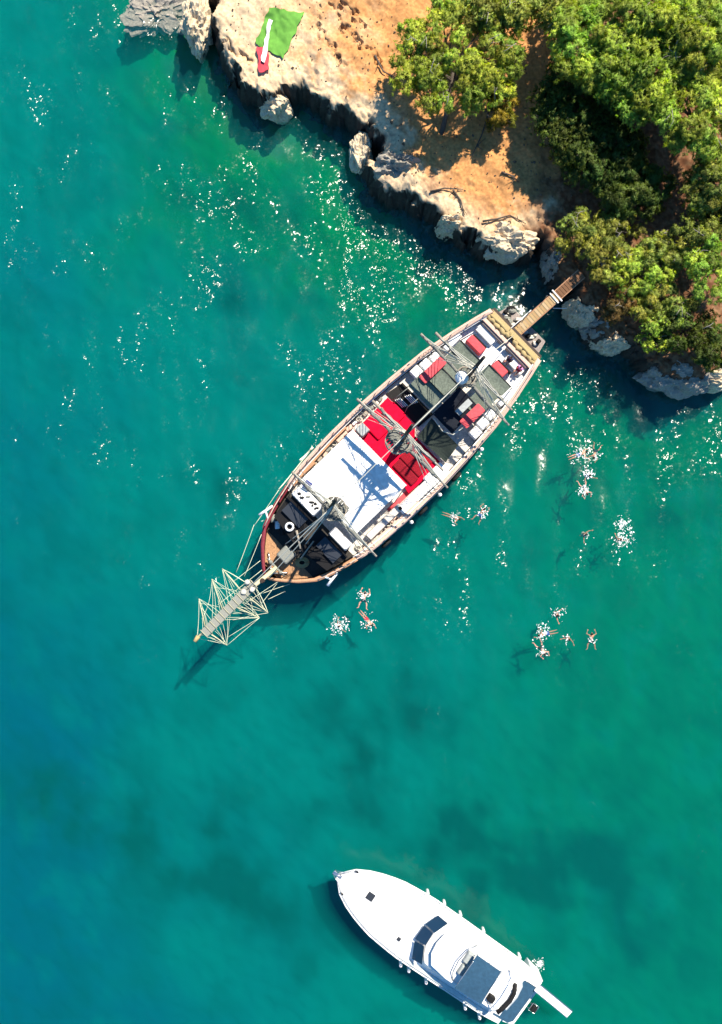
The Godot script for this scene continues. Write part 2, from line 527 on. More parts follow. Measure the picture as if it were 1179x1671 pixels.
func make_sea():
	# the water's surface: one sheet to the horizon, rippled by a normal map (100 m a tile)
	var n := 2048
	var A := ripple(n, 0.075, 21)
	var B := ripple(n, 0.075, 22)
	var A2 := ripple(n, 0.2, 61)
	var B2 := ripple(n, 0.2, 62)
	var S := ripple(n, 0.016, 23)
	var S2 := ripple(n, 0.013, 24)
	var W := ripple(n, 0.0052, 25)
	var K := ripple(n, 0.065, 26)
	var W2 := ripple(n, 0.011, 27)
	var data := PackedByteArray(); data.resize(n * n * 3)
	for k in n * n:
		var gx := (k % n) / float(n) * 100.0 - 50.0
		var gy := (k / n) / float(n) * 100.0 - 50.0
		var w := clampf((W[k] - 60) / 120.0, 0.15, 1.3) * (1.0 + 1.0 * exp(-pow((gx - 5.0) / 13.0, 2.0) - pow((gy + 21.5) / 8.0, 2.0)))
		w *= lerpf(1.12, 0.62, smoothstep(-8.0, 12.0, gy)) * (1.0 + 0.5 * exp(-pow((gx - 17.0) / 5.0, 2.0) - pow((gy + 13.0) / 6.0, 2.0)))
		w *= 1.0 - 0.3 * exp(-pow((gx - 29.0) / 6.0, 2.0) - pow((gy + 7.0) / 7.0, 2.0))
		w *= 0.6 + 0.85 * clampf((W2[(int((k / n) * 0.55) % n) * n + ((k % n) * 2) % n] - 118) / 60.0, 0.0, 1.0)
		var sx := (A[k] - 128) * 0.0027 + (A2[k] - 128) * 0.0023
		var sy := (B[k] - 128) * 0.0027 + (B2[k] - 128) * 0.0023
		sx = sx * w + (S[k] - 128) * 0.0012
		sy = sy * w + (S2[(int((k / n) * 0.6) % n) * n + ((k % n) * 2) % n] - 128) * lerpf(0.0024, 0.0012, smoothstep(-6.0, 12.0, gy)) * (1.0 - 0.6 * smoothstep(14.0, 26.0, gx))
		var q := K[k] - 214
		if q > 0:
			sx *= 1.0 + q * 0.09
			sy *= 1.0 + q * 0.09
		data[k * 3] = clampi(int(128.0 + sx * 127.0), 0, 255)
		data[k * 3 + 1] = clampi(int(128.0 + sy * 127.0), 0, 255)
		data[k * 3 + 2] = 250
	var im := Image.create_from_data(n, n, false, Image.FORMAT_RGB8, data)
	var m := StandardMaterial3D.new()
	m.albedo_color = Color(0.0, 0.132, 0.122, 0.45).linear_to_srgb()
	m.albedo_color.a = 0.12
	m.transparency = BaseMaterial3D.TRANSPARENCY_ALPHA
	m.roughness = 0.19
	m.metallic_specular = 0.32
	m.normal_enabled = true
	m.normal_texture = ImageTexture.create_from_image(im)
	m.normal_scale = 1.0
	m.uv1_scale = Vector3(7, 7, 1)
	var pm := PlaneMesh.new()
	pm.size = Vector2(700, 700)
	var o := MeshInstance3D.new()
	o.name = "water"
	o.mesh = pm
	o.material_override = m
	o.set_meta("kind", "structure")
	tag(o, "clear rippled turquoise sea glittering in the sun", "")
	add_child(o)
	# the sea's own murk: it scatters blue green light and swallows red
	var fm := FogMaterial.new()
	fm.density = 0.115
	fm.albedo = Color(0.0, 0.57, 0.50).linear_to_srgb()
	var fv := FogVolume.new()
	fv.name = "sea_haze"
	fv.shape = RenderingServer.FOG_VOLUME_SHAPE_BOX
	fv.size = Vector3(150, 5.4, 150)
	fv.position = Vector3(0, -2.75, 0)
	fv.material = fm
	fv.set_meta("kind", "stuff")
	add_child(fv)
	# the bed: pale sand seen blue green through the water, with dark weed patches and painted cliff shade
	var xs := steps(-350, -42, 22.0, 42, 0.5)
	var zs := steps(-350, -54, 22.0, 54, 0.5)
	var nx := xs.size(); var nzz := zs.size()
	var v := PackedVector3Array(); v.resize(nx * nzz)
	var col := PackedColorArray(); col.resize(nx * nzz)
	for j in nzz:
		for i in nx:
			var x := xs[i]; var z := zs[j]
			var off := -dist(x, z)
			var a := nz2.get_noise_2d(x * 0.045, z * 0.045)
			var b := nz2.get_noise_2d(x * 0.13 + 20, z * 0.13)
			var c2 := nz2.get_noise_2d(x * 0.5 - 33, z * 0.22)
			v[j * nx + i] = Vector3(x, -1.0 - 2.4 * ss(0.0, 14.0, off) - 0.4 * ss(20.0, 60.0, off) + b * 0.4 + c2 * 0.2 + 0.13 * nz.get_noise_2d(x * 0.9, z * 0.9), z)
			var px := x / 0.0515 + MID.x
			var py := z / 0.0515 + MID.y
			var c := Color(0.0, 0.175, 0.160)
			c = c.lerp(Color(0.0, 0.165, 0.030), 0.95 * ss(20.0, 3.0, off + a * 9.0 + b * 5.0) * ss(1300, 600, px))
			c = c.lerp(Color(0.0, 0.155, 0.045), 0.9 * ss(450, 1150, px + a * 200))
			c = c.lerp(Color(0.0, 0.035, 0.160), 0.95 * ss(330, -100, px * 0.8 - (py - 1100) * 0.28 + a * 160))
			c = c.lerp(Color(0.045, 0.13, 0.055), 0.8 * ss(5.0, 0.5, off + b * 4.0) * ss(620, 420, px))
			c = c.lerp(Color(0.0, 0.012, 0.035), 0.9 * ss(6.5, 1.0, off + b * 3.0) * ss(600, 700, px))  # cliff shadow along the right shore painted into the bed as dark navy
			var dark := 1.25 * gauss(px, py, 1010, 1470, 150, 110) + gauss(px, py, 760, 1420, 110, 70, -0.6) + 0.6 * gauss(px, py, 640, 1190, 110, 170) + gauss(px, py, 335, 785, 52, 24, 0.4) + 0.9 * gauss(px, py, 60, 1330, 190, 60, 0.15) + 0.8 * gauss(px, py, 400, 1470, 210, 80, 0.5) + 0.2 * gauss(px, py, 640, 1330, 150, 70) + 0.6 * gauss(px, py, 1130, 830, 70, 60) + 0.6 * gauss(px, py, 330, 320, 130, 30, 0.3) + 0.6 * gauss(px, py, 370, 470, 60, 40) + 0.2 * gauss(px, py, 480, 1290, 120, 150)
			dark *= clampf(0.75 + b * 1.3 + c2 * 0.5, 0.0, 1.4)
			dark += 0.28 * ss(0.05, 0.5, b + a * 0.5)
			c = c.lerp(Color(0.0, 0.012, 0.012), clampf(dark * 0.95, 0.0, 0.92))
			var pale := 0.30 * ss(0.1, 0.55, -b + c2 * 0.5)
			c = c.lerp(Color(0.005, 0.19, 0.165), pale)
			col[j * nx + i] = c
	var nn := PackedVector3Array(); nn.resize(nx * nzz)
	for j in nzz:
		for i in nx:
			var i0 := maxi(i - 1, 0); var i1 := mini(i + 1, nx - 1); var j0 := maxi(j - 1, 0); var j1 := mini(j + 1, nzz - 1)
			nn[j * nx + i] = Vector3(-(v[j * nx + i1].y - v[j * nx + i0].y) / (xs[i1] - xs[i0]), 1.0, -(v[j1 * nx + i].y - v[j0 * nx + i].y) / (zs[j1] - zs[j0])).normalized()
	var ix := PackedInt32Array()
	for j in nzz - 1:
		for i in nx - 1:
			var k := j * nx + i
			ix.append_array([k, k + 1, k + nx + 1, k, k + nx + 1, k + nx])
	var arr := []
	arr.resize(Mesh.ARRAY_MAX)
	arr[Mesh.ARRAY_VERTEX] = v; arr[Mesh.ARRAY_NORMAL] = nn; arr[Mesh.ARRAY_COLOR] = col; arr[Mesh.ARRAY_INDEX] = ix
	var me := ArrayMesh.new()
	me.add_surface_from_arrays(Mesh.PRIMITIVE_TRIANGLES, arr)
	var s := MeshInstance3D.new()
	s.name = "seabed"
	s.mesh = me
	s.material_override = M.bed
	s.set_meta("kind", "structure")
	tag(s, "sandy sea bottom with dark weed patches and painted cliff shade under the clear water", "")
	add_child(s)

func ripple(n: int, freq: float, seed_: int) -> PackedByteArray:
	var f := FastNoiseLite.new()
	f.noise_type = FastNoiseLite.TYPE_SIMPLEX_SMOOTH
	f.frequency = freq
	f.seed = seed_
	f.fractal_octaves = 2
	return f.get_image(n, n, false, false, false).get_data()

func steps(far0: float, a: float, big: float, b: float, small: float) -> PackedFloat32Array:
	var out := PackedFloat32Array()
	var x := far0
	while x < a:
		out.append(x); x += big
	x = a
	while x <= b:
		out.append(x); x += small
	while x <= -far0:
		out.append(x); x += big
	return out

# ------------------------------------------------------------------ rocks
func make_boulders():
	var list := [
		[316, 22, 23, 44, 2.6, "pale tall limestone rock left of the dark cleft at the shore", 0], [256, 10, 46, 34, -0.12, "low grey rock awash in the water at the top left", 1],
		[447, 160, 26, 24, 1.7, "pale limestone ledge jutting into the water below the red cloth", 0], [590, 244, 17, 32, 1.3, "narrow pale rock rising from the dark inlet left of the shaded slope", 0],
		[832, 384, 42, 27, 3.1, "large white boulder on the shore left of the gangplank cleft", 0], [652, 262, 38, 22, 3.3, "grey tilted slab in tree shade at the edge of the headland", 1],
		[1124, 606, 60, 34, 2.4, "biggest grey rock at the water's edge at the right border", 1], [908, 418, 15, 28, 2.4, "grey boulder beside the shore end of the gangplank", 1],
		[958, 503, 26, 24, 2.5, "pale rounded rock just below the shore end of the gangplank", 0], [980, 530, 26, 24, 2.0, "grey rock between the mooring line and the sunlit shrub", 1], [1006, 553, 28, 19, 2.1, "pale rock under the low edge of the shrubs by the cove corner", 0],
		[1168, 616, 34, 17, 2.2, "low sunlit rock at the far right of the shore", 0], [740, 358, 22, 14, 2.9, "small pale rock at the cliff edge left of the white boulder", 0],
		[325, 75, 10, 12, 0.5, "small dark wet rock at the foot of the tall pale rock", 2], [1000, 420, 14, 12, 4.0, "small grey stone among the shrubs above the gangplank", 1]]
	var i := 0
	for b in list:
		var c := P(b[0], b[1], b[4])
		org = Vector3(c.x, 0, c.z)
		var st := begin()
		var k: float = 0.05 * (CAM_H - b[4]) / CAM_H
		blob(st, Vector3(c.x, -0.62 if i == 1 else b[4] * 0.35, c.z), Vector3(b[2] * k, 0.8 if i == 1 else b[4] * 0.65 + 0.35, b[3] * k), 0.75 if i == 1 else 0.42, 3.1 * i + 1.0, 4, 1.2)
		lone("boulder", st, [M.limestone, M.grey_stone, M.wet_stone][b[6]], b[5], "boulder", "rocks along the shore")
		i += 1

# ------------------------------------------------------------------ trees
var tufts := []
func tuft_mesh(seed_: int) -> ArrayMesh:
	var r := RandomNumberGenerator.new()
	r.seed = seed_
	var st := begin()
	org = Vector3.ZERO
	for i in 13:
		var a := r.randf() * TAU
		var up := r.randf_range(-0.1, 0.75)
		var d := Vector3(cos(a) * sqrt(1 - up * up * 0.8), up, sin(a) * sqrt(1 - up * up * 0.8)).normalized()
		var s := d.cross(Vector3(r.randf() - .5, r.randf() - .5, r.randf() - .5)).normalized()
		var l := r.randf_range(0.7, 1.1)
		var o := Vector3(r.randf_range(-.25, .25), r.randf_range(-.2, .2), r.randf_range(-.25, .25))
		for q in [[o - s * 0.10, o + s * 0.10, o + d * l], [o + d * l * 0.3 - s * 0.16, o + d * l * 0.3 + s * 0.1, o + d * l * 0.95 + s * 0.1]]:
			if (q[2] - q[0]).cross(q[1] - q[0]).y < 0.0: q = [q[0], q[2], q[1]]
			for p in q:
				st.set_normal((d * 0.45 + Vector3.UP).normalized())
				st.add_vertex(p)
	return st.commit()

func tree(called: String, label: String, cat: String, group: String, base: Vector3, lobes: Array, tone: Color, dens: float, tuft: float, bare := 0, trunk_r := 0.22):
	var t := thing(called, label, cat, base, group)
	var mid := Vector3.ZERO
	for l in lobes: mid += l[0]
	mid /= lobes.size()
	var fork := base.lerp(mid, 0.5)
	fork.y = base.y + (mid.y - base.y) * 0.45
	var st := begin(true)
	tube(st, [base - Vector3(0, 0.4, 0), base.lerp(fork, 0.5) + Vector3(0.1, 0, -0.08), fork, fork.lerp(mid, 0.6)], trunk_r, trunk_r * 0.45, 8)
	obj("trunk", st, M.bark, t)
	var nl := 0
	for l in lobes:
		if nl >= 14: break
		st = begin(true)
		var a := fork.lerp(mid, rng.randf() * 0.5)
		var c: Vector3 = l[0]
		var m1 := a.lerp(c, 0.5) + Vector3(rng.randf_range(-.3, .3), rng.randf_range(-.1, .4), rng.randf_range(-.3, .3))
		var top: Vector3 = c + (c - a).normalized() * l[1] * 0.7 + Vector3(0, l[1] * 0.35, 0)
		tube(st, [a, m1, c, top], trunk_r * 0.38, 0.025, 5)
		obj("limb", st, M.bark, t)
		nl += 1
	for k in bare:
		st = begin(true)
		var l: Array = lobes[rng.randi() % lobes.size()]
		var c: Vector3 = l[0] + Vector3(0, l[1] * 0.72, 0)
		var d := Vector3(rng.randf_range(-1, 1), 0.12, rng.randf_range(-1, 1)).normalized()
		var e: Vector3 = c + d * l[1] * rng.randf_range(0.9, 1.7)
		tube(st, [c - d * l[1] * 0.5, c + Vector3(rng.randf_range(-.25, .25), 0.15, rng.randf_range(-.25, .25)), c.lerp(e, 0.6) + Vector3(rng.randf_range(-.2, .2), 0.1, rng.randf_range(-.2, .2)), e], 0.035, 0.012, 4)
		tube(st, [c, c.lerp(e, 0.6) + d.cross(Vector3.UP) * 0.4], 0.03, 0.012, 4)
		obj("bare_twig", st, M.pale_bark, t)
	var xf := []
	var cs := []
	for l in lobes:
		var c: Vector3 = l[0]
		var r: float = l[1]
		var shade := rng.randf_range(0.65, 1.3)
		var warm := rng.randf_range(-0.12, 0.22)
		var n := int(dens * r * r)
		for i in n:
			var d := Vector3(rng.randfn(), rng.randfn(), rng.randfn()).normalized()
			if d.y < -0.35: d.y = -d.y
			var rr := r * (0.55 + 0.5 * sqrt(rng.randf()))
			rr *= 1.0 + 0.5 * nz.get_noise_3dv(d * 1.6 + c)
			if nz.get_noise_3dv((c + d * rr) * 1.15) < -0.25: continue
			if rng.randf() < 0.12: rr *= rng.randf_range(1.0, 1.35)
			var p := c + Vector3(d.x, d.y * 0.72, d.z) * rr
			var y := (d + Vector3(rng.randfn(), rng.randfn() + 0.9, rng.randfn()) * 0.45).normalized()
			var x := y.cross(Vector3(rng.randfn(), rng.randfn(), rng.randfn())).normalized()
			var s := tuft * rng.randf_range(0.65, 1.3)
			xf.append(Transform3D(Basis(x, y, x.cross(y)) * Basis.from_scale(Vector3(s, s, s)), p - base))
			var f := shade * rng.randf_range(0.55, 1.55)
			var wm := warm + rng.randf_range(-0.08, 0.1)
			cs.append(Color(tone.r * f * (1 + wm), tone.g * f, tone.b * f * (1 - wm * 0.5)))
	for part in 1:
		var mm := MultiMesh.new()
		mm.transform_format = MultiMesh.TRANSFORM_3D
		mm.use_colors = true
		mm.mesh = tufts[rng.randi() % tufts.size()]
		mm.instance_count = xf.size()
		for i in xf.size():
			mm.set_instance_transform(i, xf[i])
			mm.set_instance_color(i, cs[i])
		var o := MultiMeshInstance3D.new()
		o.name = "crown"
		o.multimesh = mm
		o.material_override = M.leaf
		o.set_meta("kind", "stuff")
		t.add_child(o, true)

func lobes_in(cx: float, cy: float, rx: float, ry: float, h: float, n: int, r: float, dome := 1.2) -> Array:
	var out := []
	var tries := 0
	while out.size() < n and tries < 2500:
		tries += 1
		var a := rng.randf() * TAU
		var q := sqrt(rng.randf())
		var u := cos(a) * q; var w := sin(a) * q
		var hh := h + dome * (1.0 - q * q) + rng.randf_range(-0.6, 0.5)
		var p := P(cx + u * rx, cy + w * ry, hh)
		var rr := r * rng.randf_range(0.7, 1.25)
		var ok := true
		for o in out:
			if p.distance_to(o[0]) < (rr + o[1]) * 0.5: ok = false
		if ok: out.append([p, rr])
	return out

func make_trees():
	for s in 4: tufts.append(tuft_mesh(100 + s))
	var bright := Color(0.36, 0.48, 0.075)
	var olive := Color(0.31, 0.37, 0.08)
	var deep := Color(0.11, 0.17, 0.035)  # shade under the taller pines put into this darker leaf colour
	var fresh := Color(0.31, 0.45, 0.07)
	var pines := [
		# base px, crown px centre, radii, crown height, lobes, lobe radius, tone, bare twigs, label
		[722, 212, 746, 92, 100, 88, 6.2, 34, 1.0, bright, 16, "bright pine leaning over the bare orange slope, pale twigs showing, westernmost of the pines"],
		[800, 60, 805, 14, 62, 32, 6.2, 14, 1.0, olive, 5, "small olive pine cut by the top border between the leaning pine and the footpath"],
		[925, 50, 922, 22, 46, 40, 6.2, 12, 1.0, olive, 2, "dull green pine at the top beside the brown footpath"],
		[975, 130, 985, 70, 78, 76, 8.2, 26, 1.1, fresh, 2, "tall light green pine with rounded tufted crown in the middle of the grove"],
		[1050, 150, 1046, 120, 62, 76, 8.6, 22, 1.1, fresh, 2, "light green pine right of the tall rounded one, before the dark gap"],
		[1120, 90, 1140, 52, 62, 72, 9.0, 22, 1.1, bright, 6, "bright pine with bare pale twigs at the top right corner"],
		[1120, 200, 1138, 180, 62, 72, 8.0, 20, 1.1, bright, 8, "bright pine at the right border above the red brown litter"],
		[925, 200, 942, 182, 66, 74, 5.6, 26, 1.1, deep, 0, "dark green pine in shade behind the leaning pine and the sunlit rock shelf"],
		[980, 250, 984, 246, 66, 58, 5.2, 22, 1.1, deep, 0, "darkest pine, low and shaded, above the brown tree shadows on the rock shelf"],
		[1050, 30, 1062, 18, 56, 44, 9.0, 12, 1.0, bright, 3, "bright pine cut by the top border in the middle of the grove"],
		[1160, 290, 1164, 292, 40, 46, 6.5, 12, 1.0, olive, 2, "small olive pine at the right border over the dark hollow"],
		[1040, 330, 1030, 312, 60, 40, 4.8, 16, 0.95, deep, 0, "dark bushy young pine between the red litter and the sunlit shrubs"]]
	for p in pines:
		var b := P(p[0], p[1], 3.6)
		b.y = ground_at(b.x, b.z)
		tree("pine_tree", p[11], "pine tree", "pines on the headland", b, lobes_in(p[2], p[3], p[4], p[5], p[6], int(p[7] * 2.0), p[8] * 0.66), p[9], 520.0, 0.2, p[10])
	var shrubs := [
		[952, 385, 38, 34, 4.6, 12, olive, "olive shrub nearest the rock cleft, leaning over the grey boulder"], [994, 420, 38, 34, 4.8, 12, olive, "sunlit shrub directly above the shore end of the gangplank"],
		[1012, 372, 34, 26, 4.6, 8, olive, "small shrub between the dark young pine and the sunlit shrubs"], [1042, 448, 46, 38, 5.0, 14, bright, "yellow green shrub in the middle of the scrub, right of the gangplank"],
		[1092, 412, 44, 34, 5.0, 12, olive, "shrub beside the pale dead twigs in the upper part of the scrub"], [1145, 372, 48, 38, 5.6, 14, olive, "broad shrub at the right border below the dark hollow"],
		[1166, 440, 40, 46, 6.0, 12, fresh, "brightest green shrub at the right border of the scrub"], [1085, 498, 46, 38, 4.6, 13, olive, "shrub with straw coloured dead stems above the shore rocks"],
		[1120, 540, 46, 36, 4.4, 12, deep, "dark shrub hanging over the biggest grey rock"], [1072, 540, 32, 28, 3.9, 9, bright, "low yellow green shrub at the lowest corner of the scrub"],
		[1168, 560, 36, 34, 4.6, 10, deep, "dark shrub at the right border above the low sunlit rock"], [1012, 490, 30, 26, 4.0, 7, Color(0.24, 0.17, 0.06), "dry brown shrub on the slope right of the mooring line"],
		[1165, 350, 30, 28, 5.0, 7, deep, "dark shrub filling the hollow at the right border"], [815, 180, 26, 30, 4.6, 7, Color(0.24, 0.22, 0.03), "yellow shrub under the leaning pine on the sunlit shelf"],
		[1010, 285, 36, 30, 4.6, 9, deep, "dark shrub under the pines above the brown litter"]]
	for s in shrubs:
		var b := P(s[0], s[1], 3.6)
		b.y = ground_at(b.x, b.z)
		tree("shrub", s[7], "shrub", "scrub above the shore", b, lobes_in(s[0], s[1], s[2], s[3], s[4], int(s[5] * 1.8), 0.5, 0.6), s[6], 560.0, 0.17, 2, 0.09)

# ------------------------------------------------------------------ the excursion ship
const SE1 := Vector2(0.7175, -0.6966)
const SE2 := Vector2(0.6966, 0.7175)
func S(u: float, v: float, h: float) -> Vector3:         # along the ship from the bow, across it, and up
	var q := Vector2(432, 944) + SE1 * u + SE2 * v
	return P(q.x, q.y, h)

const HALF := [[0.0, 2.0], [8, 12.0], [16, 22.0], [35, 43.0], [58, 62.0], [84, 72.0], [110, 79.0], [140, 86.0], [170, 91.0], [240, 95.0], [310, 95.0], [380, 91.0], [445, 85.0], [500, 75.0], [545, 65.0], [572, 58.0]]
func half(u: float) -> float:
	for i in HALF.size() - 1:
		if u <= HALF[i + 1][0]:
			return lerpf(HALF[i][1], HALF[i + 1][1], (u - HALF[i][0]) / (HALF[i + 1][0] - HALF[i][0]))
	return HALF[-1][1]

func ship_band(st: SurfaceTool, prof: Array, u0: float, u1: float, side: float, n := 30):
	# a strip swept along one side: prof lists [share of the half breadth, inset in px, height]
	var rows := []
	for i in n + 1:
		var u := lerpf(u0, u1, float(i) / n)
		var row := []
		for p in prof: row.append(S(u + p[3] if p.size() > 3 else u, side * (half(u) * p[0] - p[1]), p[2]))
		rows.append(row)
	loft(st, rows, false)
	for e in [rows[0], rows[n]]:
		var c := Vector3.ZERO
		for p in e: c += p
		c /= e.size()
		var o: Vector3 = e[0] - rows[n / 2][0]
		for j in e.size(): tri(st, c, e[j], e[(j + 1) % e.size()], o)

func pole(called: String, a: Vector3, b: Vector3, r0: float, r1: float, m: Material, parent: Node, n := 6) -> MeshInstance3D:
	var st := begin(true)
	tube(st, [a, a.lerp(b, 0.33), a.lerp(b, 0.67), b], r0, r1, n)
	return obj(called, st, m, parent)

func outline(u0: float, u1: float, inset: float, h: float, n := 16) -> Array:
	var a := []
	var b := []
	for i in n + 1:
		var u := lerpf(u0, u1, float(i) / n)
		a.append(S(u, maxf(half(u) - inset, 0.5), h)); b.append(S(u, -maxf(half(u) - inset, 0.5), h))
	b.reverse()
	return a + b

func at_ship(u: float, v: float, h: float, turn := 0.0) -> Transform3D:
	var x := Vector3(SE1.x, 0, SE1.y); var z := Vector3(SE2.x, 0, SE2.y)
	return Transform3D(Basis(x, Vector3.UP, z) * Basis(Vector3.UP, turn), S(u, v, h))

const MAIN_RAIL := 2.9
func make_ship():
	var t := thing("sailing_ship", "three-masted wooden excursion ship with white awning and red deck, moored stern to the rocks", "ship", S(290, 0, 0))
	# hull: keel, turn of bilge, topsides, open at the deck
	var st := begin(true)
	for side in [-1.0, 1.0]:
		ship_band(st, [[1.0, 0.0, MAIN_RAIL], [0.985, 1.0, 1.6], [0.93, 2.0, 0.0], [0.7, 2.0, -0.9], [0.0, 0.0, -1.4], [0.0, 0.0, 0.6], [0.9, 6.0, 0.9], [1.0, 6.0, MAIN_RAIL - 0.02]], 2, 572, side, 40)
	var hull := obj("hull", st, M.hull, t)
	for side in [-1.0, 1.0]:
		st = begin(true)
		ship_band(st, [[1.0, -1.6, 2.25], [1.0, -1.6, 2.05], [1.0, 1.0, 2.05], [1.0, 1.0, 2.25]], 8, 570, side, 40)
		obj("wale", st, M.rail, hull)
		st = begin(true)
		ship_band(st, [[1.0, -1.5, MAIN_RAIL + 0.12], [1.0, -1.5, MAIN_RAIL], [1.0, 6.5, MAIN_RAIL], [1.0, 6.5, MAIN_RAIL + 0.12]], 3, 130, side, 16)
		obj("rail", st, M.maroon if side < 0 else M.rail, hull)
		st = begin(true)
		ship_band(st, [[1.0, -1.5, MAIN_RAIL + 0.12], [1.0, -1.5, MAIN_RAIL], [1.0, 6.5, MAIN_RAIL], [1.0, 6.5, MAIN_RAIL + 0.12]], 131, 571, side, 34)
		obj("rail", st, M.rail_pink, hull)
		# upper rail on short stanchions
		var line := []
		for i in 34:
			var u := lerpf(60, 565, i / 33.0)
			line.append(S(u, side * (half(u) - 1.5), 3.75))
		st = begin(true)
		tube(st, line, 0.05, 0.05, 5)
		obj("handrail", st, M.rail_pink, hull)
		for i in 17:
			var u := lerpf(64, 560, i / 16.0)
			pole("stanchion", S(u, side * (half(u) - 1.5), 3.0), S(u, side * (half(u) - 1.5), 3.74), 0.035, 0.035, M.rail_pink, hull, 5)
		st = begin()
		ship_band(st, [[1.0, 6.6, 2.86], [1.0, 6.6, 2.02], [1.0, 8.6, 2.02], [1.0, 8.6, 2.86]], 128, 566, side, 34)
		obj("bulwark_lining", st, M.white, hull)
		# long sand-coloured bulwark board seen on the inside
		st = begin()
		ship_band(st, [[1.0, 8.9, 2.8], [1.0, 8.9, 2.05], [1.0, 12.0, 2.05], [1.0, 12.0, 2.8]], 140, 268, side, 12)
		obj("bulwark_board", st, M.rail if side < 0 else M.rail_pink, hull)
	# stem post and transom
	st = begin()
	tube(st, [S(-1, 0, -0.8), S(-3, 0, 1.4), S(-5, 0, 3.3)], 0.16, 0.2, 8)
	obj("stem_post", st, M.hull, hull)
	st = begin()
	prism(st, [S(566, -57, 2), S(573, -54, 2), S(573, 54, 2), S(566, 57, 2)], 0.5, 2.75)
	obj("transom", st, M.hull, hull)
	st = begin()
	prism(st, [S(564, -58, 2.8), S(573, -55, 2.8), S(573, 55, 2.8), S(564, 58, 2.8)], 2.753, 2.85)
	obj("transom_cap", st, M.yellow, hull)
	# decks
	st = begin(); prism(st, outline(16, 58, 7, 2.0, 8), 1.8, 2.0); obj("bow_deck", st, M.deck, t)
	st = begin(); prism(st, outline(58.2, 130, 7, 2.0, 8), 1.8, 2.0); obj("fore_deck", st, M.dark_deck, t)
	st = begin(); prism(st, outline(130.2, 350, 7, 2.0), 1.8, 2.0); obj("main_deck", st, M.pale_deck, t)
	st = begin(); prism(st, outline(350.2, 480, 7, 2.0), 1.8, 2.0); obj("well_deck", st, M.pale_deck, t)
	st = begin(); prism(st, outline(480.2, 566, 7, 2.0), 1.8, 2.0); obj("aft_deck", st, M.white, t)
	# plank seams of the bow deck
	for i in 9:
		var v := -38.0 + i * 9.4
		if absf(v) > 46: continue
		var u0 := 22.0 + absf(v) * 0.85
		if u0 > 54: continue
		st = begin(); box(st, Transform3D(at_ship(0, 0, 0).basis, (S(u0, v, 2.012) + S(57, v, 2.012)) / 2.0), Vector3(S(u0, v, 2).distance_to(S(57, v, 2)), 0.025, 0.36))
		obj("plank", st, M.deck, t)
	# --- bow: windlass hatch, anchors, rope coil, rolled fender, bitts
	st = begin(); rbox(st, at_ship(53, -3, 2.65), Vector3(1.15, 0.9, 1.15), 0.12); obj("hatch", st, M.grey_board, t)
	st = begin(true)
	for k in 5:
		var ring := []
		for j in 17: ring.append(S(62, 24, 2.12 + k * 0.05) + Vector3(cos(j * TAU / 16) * (0.55 - k * 0.07), 0, sin(j * TAU / 16) * (0.4 - k * 0.05)))
		tube(st, ring, 0.055, 0.055, 5)
	obj("rope_coil", st, M.yellow, t)
	st = begin(true); tube(st, [S(26, -12, 2.2), S(26, -12, 2.75)], 0.14, 0.16, 8); tube(st, [S(26, 12, 2.2), S(26, 12, 2.75)], 0.14, 0.16, 8); tube(st, [S(26, -20, 2.55), S(26, 20, 2.55)], 0.09, 0.09, 6); obj("windlass", st, M.grey_board, t)
	st = begin(true); tube(st, sag(S(34, -26, 2.2), S(16, 0, 2.6), 0.1), 0.06, 0.06, 5); tube(st, sag(S(34, 20, 2.2), S(14, 2, 2.6), 0.1), 0.06, 0.06, 5); obj("anchor_chain", st, M.steel, t)
	for sd_ in [-1.0, 1.0]:
		st = begin(true)
		var a := S(70, sd_ * 62, 2.9)
		var b := S(78, sd_ * 78, 3.1)
		tube(st, [a, b], 0.09, 0.07, 6)
		tube(st, [S(66, sd_ * 80, 3.0), b, S(92, sd_ * 76, 3.0)], 0.13, 0.10, 6)
		obj("anchor", st, M.white, t)
	for k in 3:
		st = begin(true)
		tube(st, [S(70 + k * 2, -30 - k * 13, 2.5), S(78 + k * 2, -40 - k * 13, 2.5)], 0.22, 0.2, 8)
		obj("rolled_canvas", st, [M.rubber, M.white_cloth, M.grey_board][k], t)
	st = begin(true)
	var life := []
	for j in 17: life.append(S(88, -32, 4.15) + Vector3(cos(j * TAU / 16) * 0.28, 0, sin(j * TAU / 16) * 0.28))
	tube(st, life, 0.09, 0.09, 6); obj("lifebuoy", st, M.white, t)
	# --- fore canopies of black cloth, with solar panels
	for q in [[-1.0, 70.0], [1.0, 62.0]]:
		var s: float = q[0]
		st = begin()
		sheet(st, S(74, s * 6, 4.0), S(122, s * 5, 4.1), S(122, s * 70, 3.95), S(82, s * 62, 3.9), 0.03, 0.12, 8, 0.06, s * 7)
		obj("black_canopy", st, M.black_cloth, t)
		for c in [[76, 8], [121, 8], [121, 68], [84, 60]]:
			pole("canopy_post", S(c[0], s * c[1], 2.0), S(c[0], s * c[1], 3.9), 0.04, 0.04, M.tar, t, 5)
		st = begin()
		rbox(st, at_ship(108, s * 40, 4.14), Vector3(1.0, 0.05, 1.9), 0.03)
		obj("solar_panel", st, M.panel, t)
	st = begin(true); tube(st, [S(92, -20, 4.2), S(76, 6, 4.2)], 0.10, 0.08, 6); tube(st, [S(100, 12, 4.2), S(64, 18, 4.2)], 0.06, 0.05, 6); obj("stowed_spar", st, M.spar, t)
	st = begin(true); blob(st, S(88, 30, 4.25), Vector3(0.5, 0.18, 0.35), 0.5, 4.0, 2); obj("canvas_bundle", st, M.black_cloth, t)
	# --- white deckhouse strip in front of the awning
	st = begin(); rbox(st, at_ship(140, -42, 2.9), Vector3(1.2, 1.75, 2.5), 0.1); obj("deckhouse", st, M.white, t)
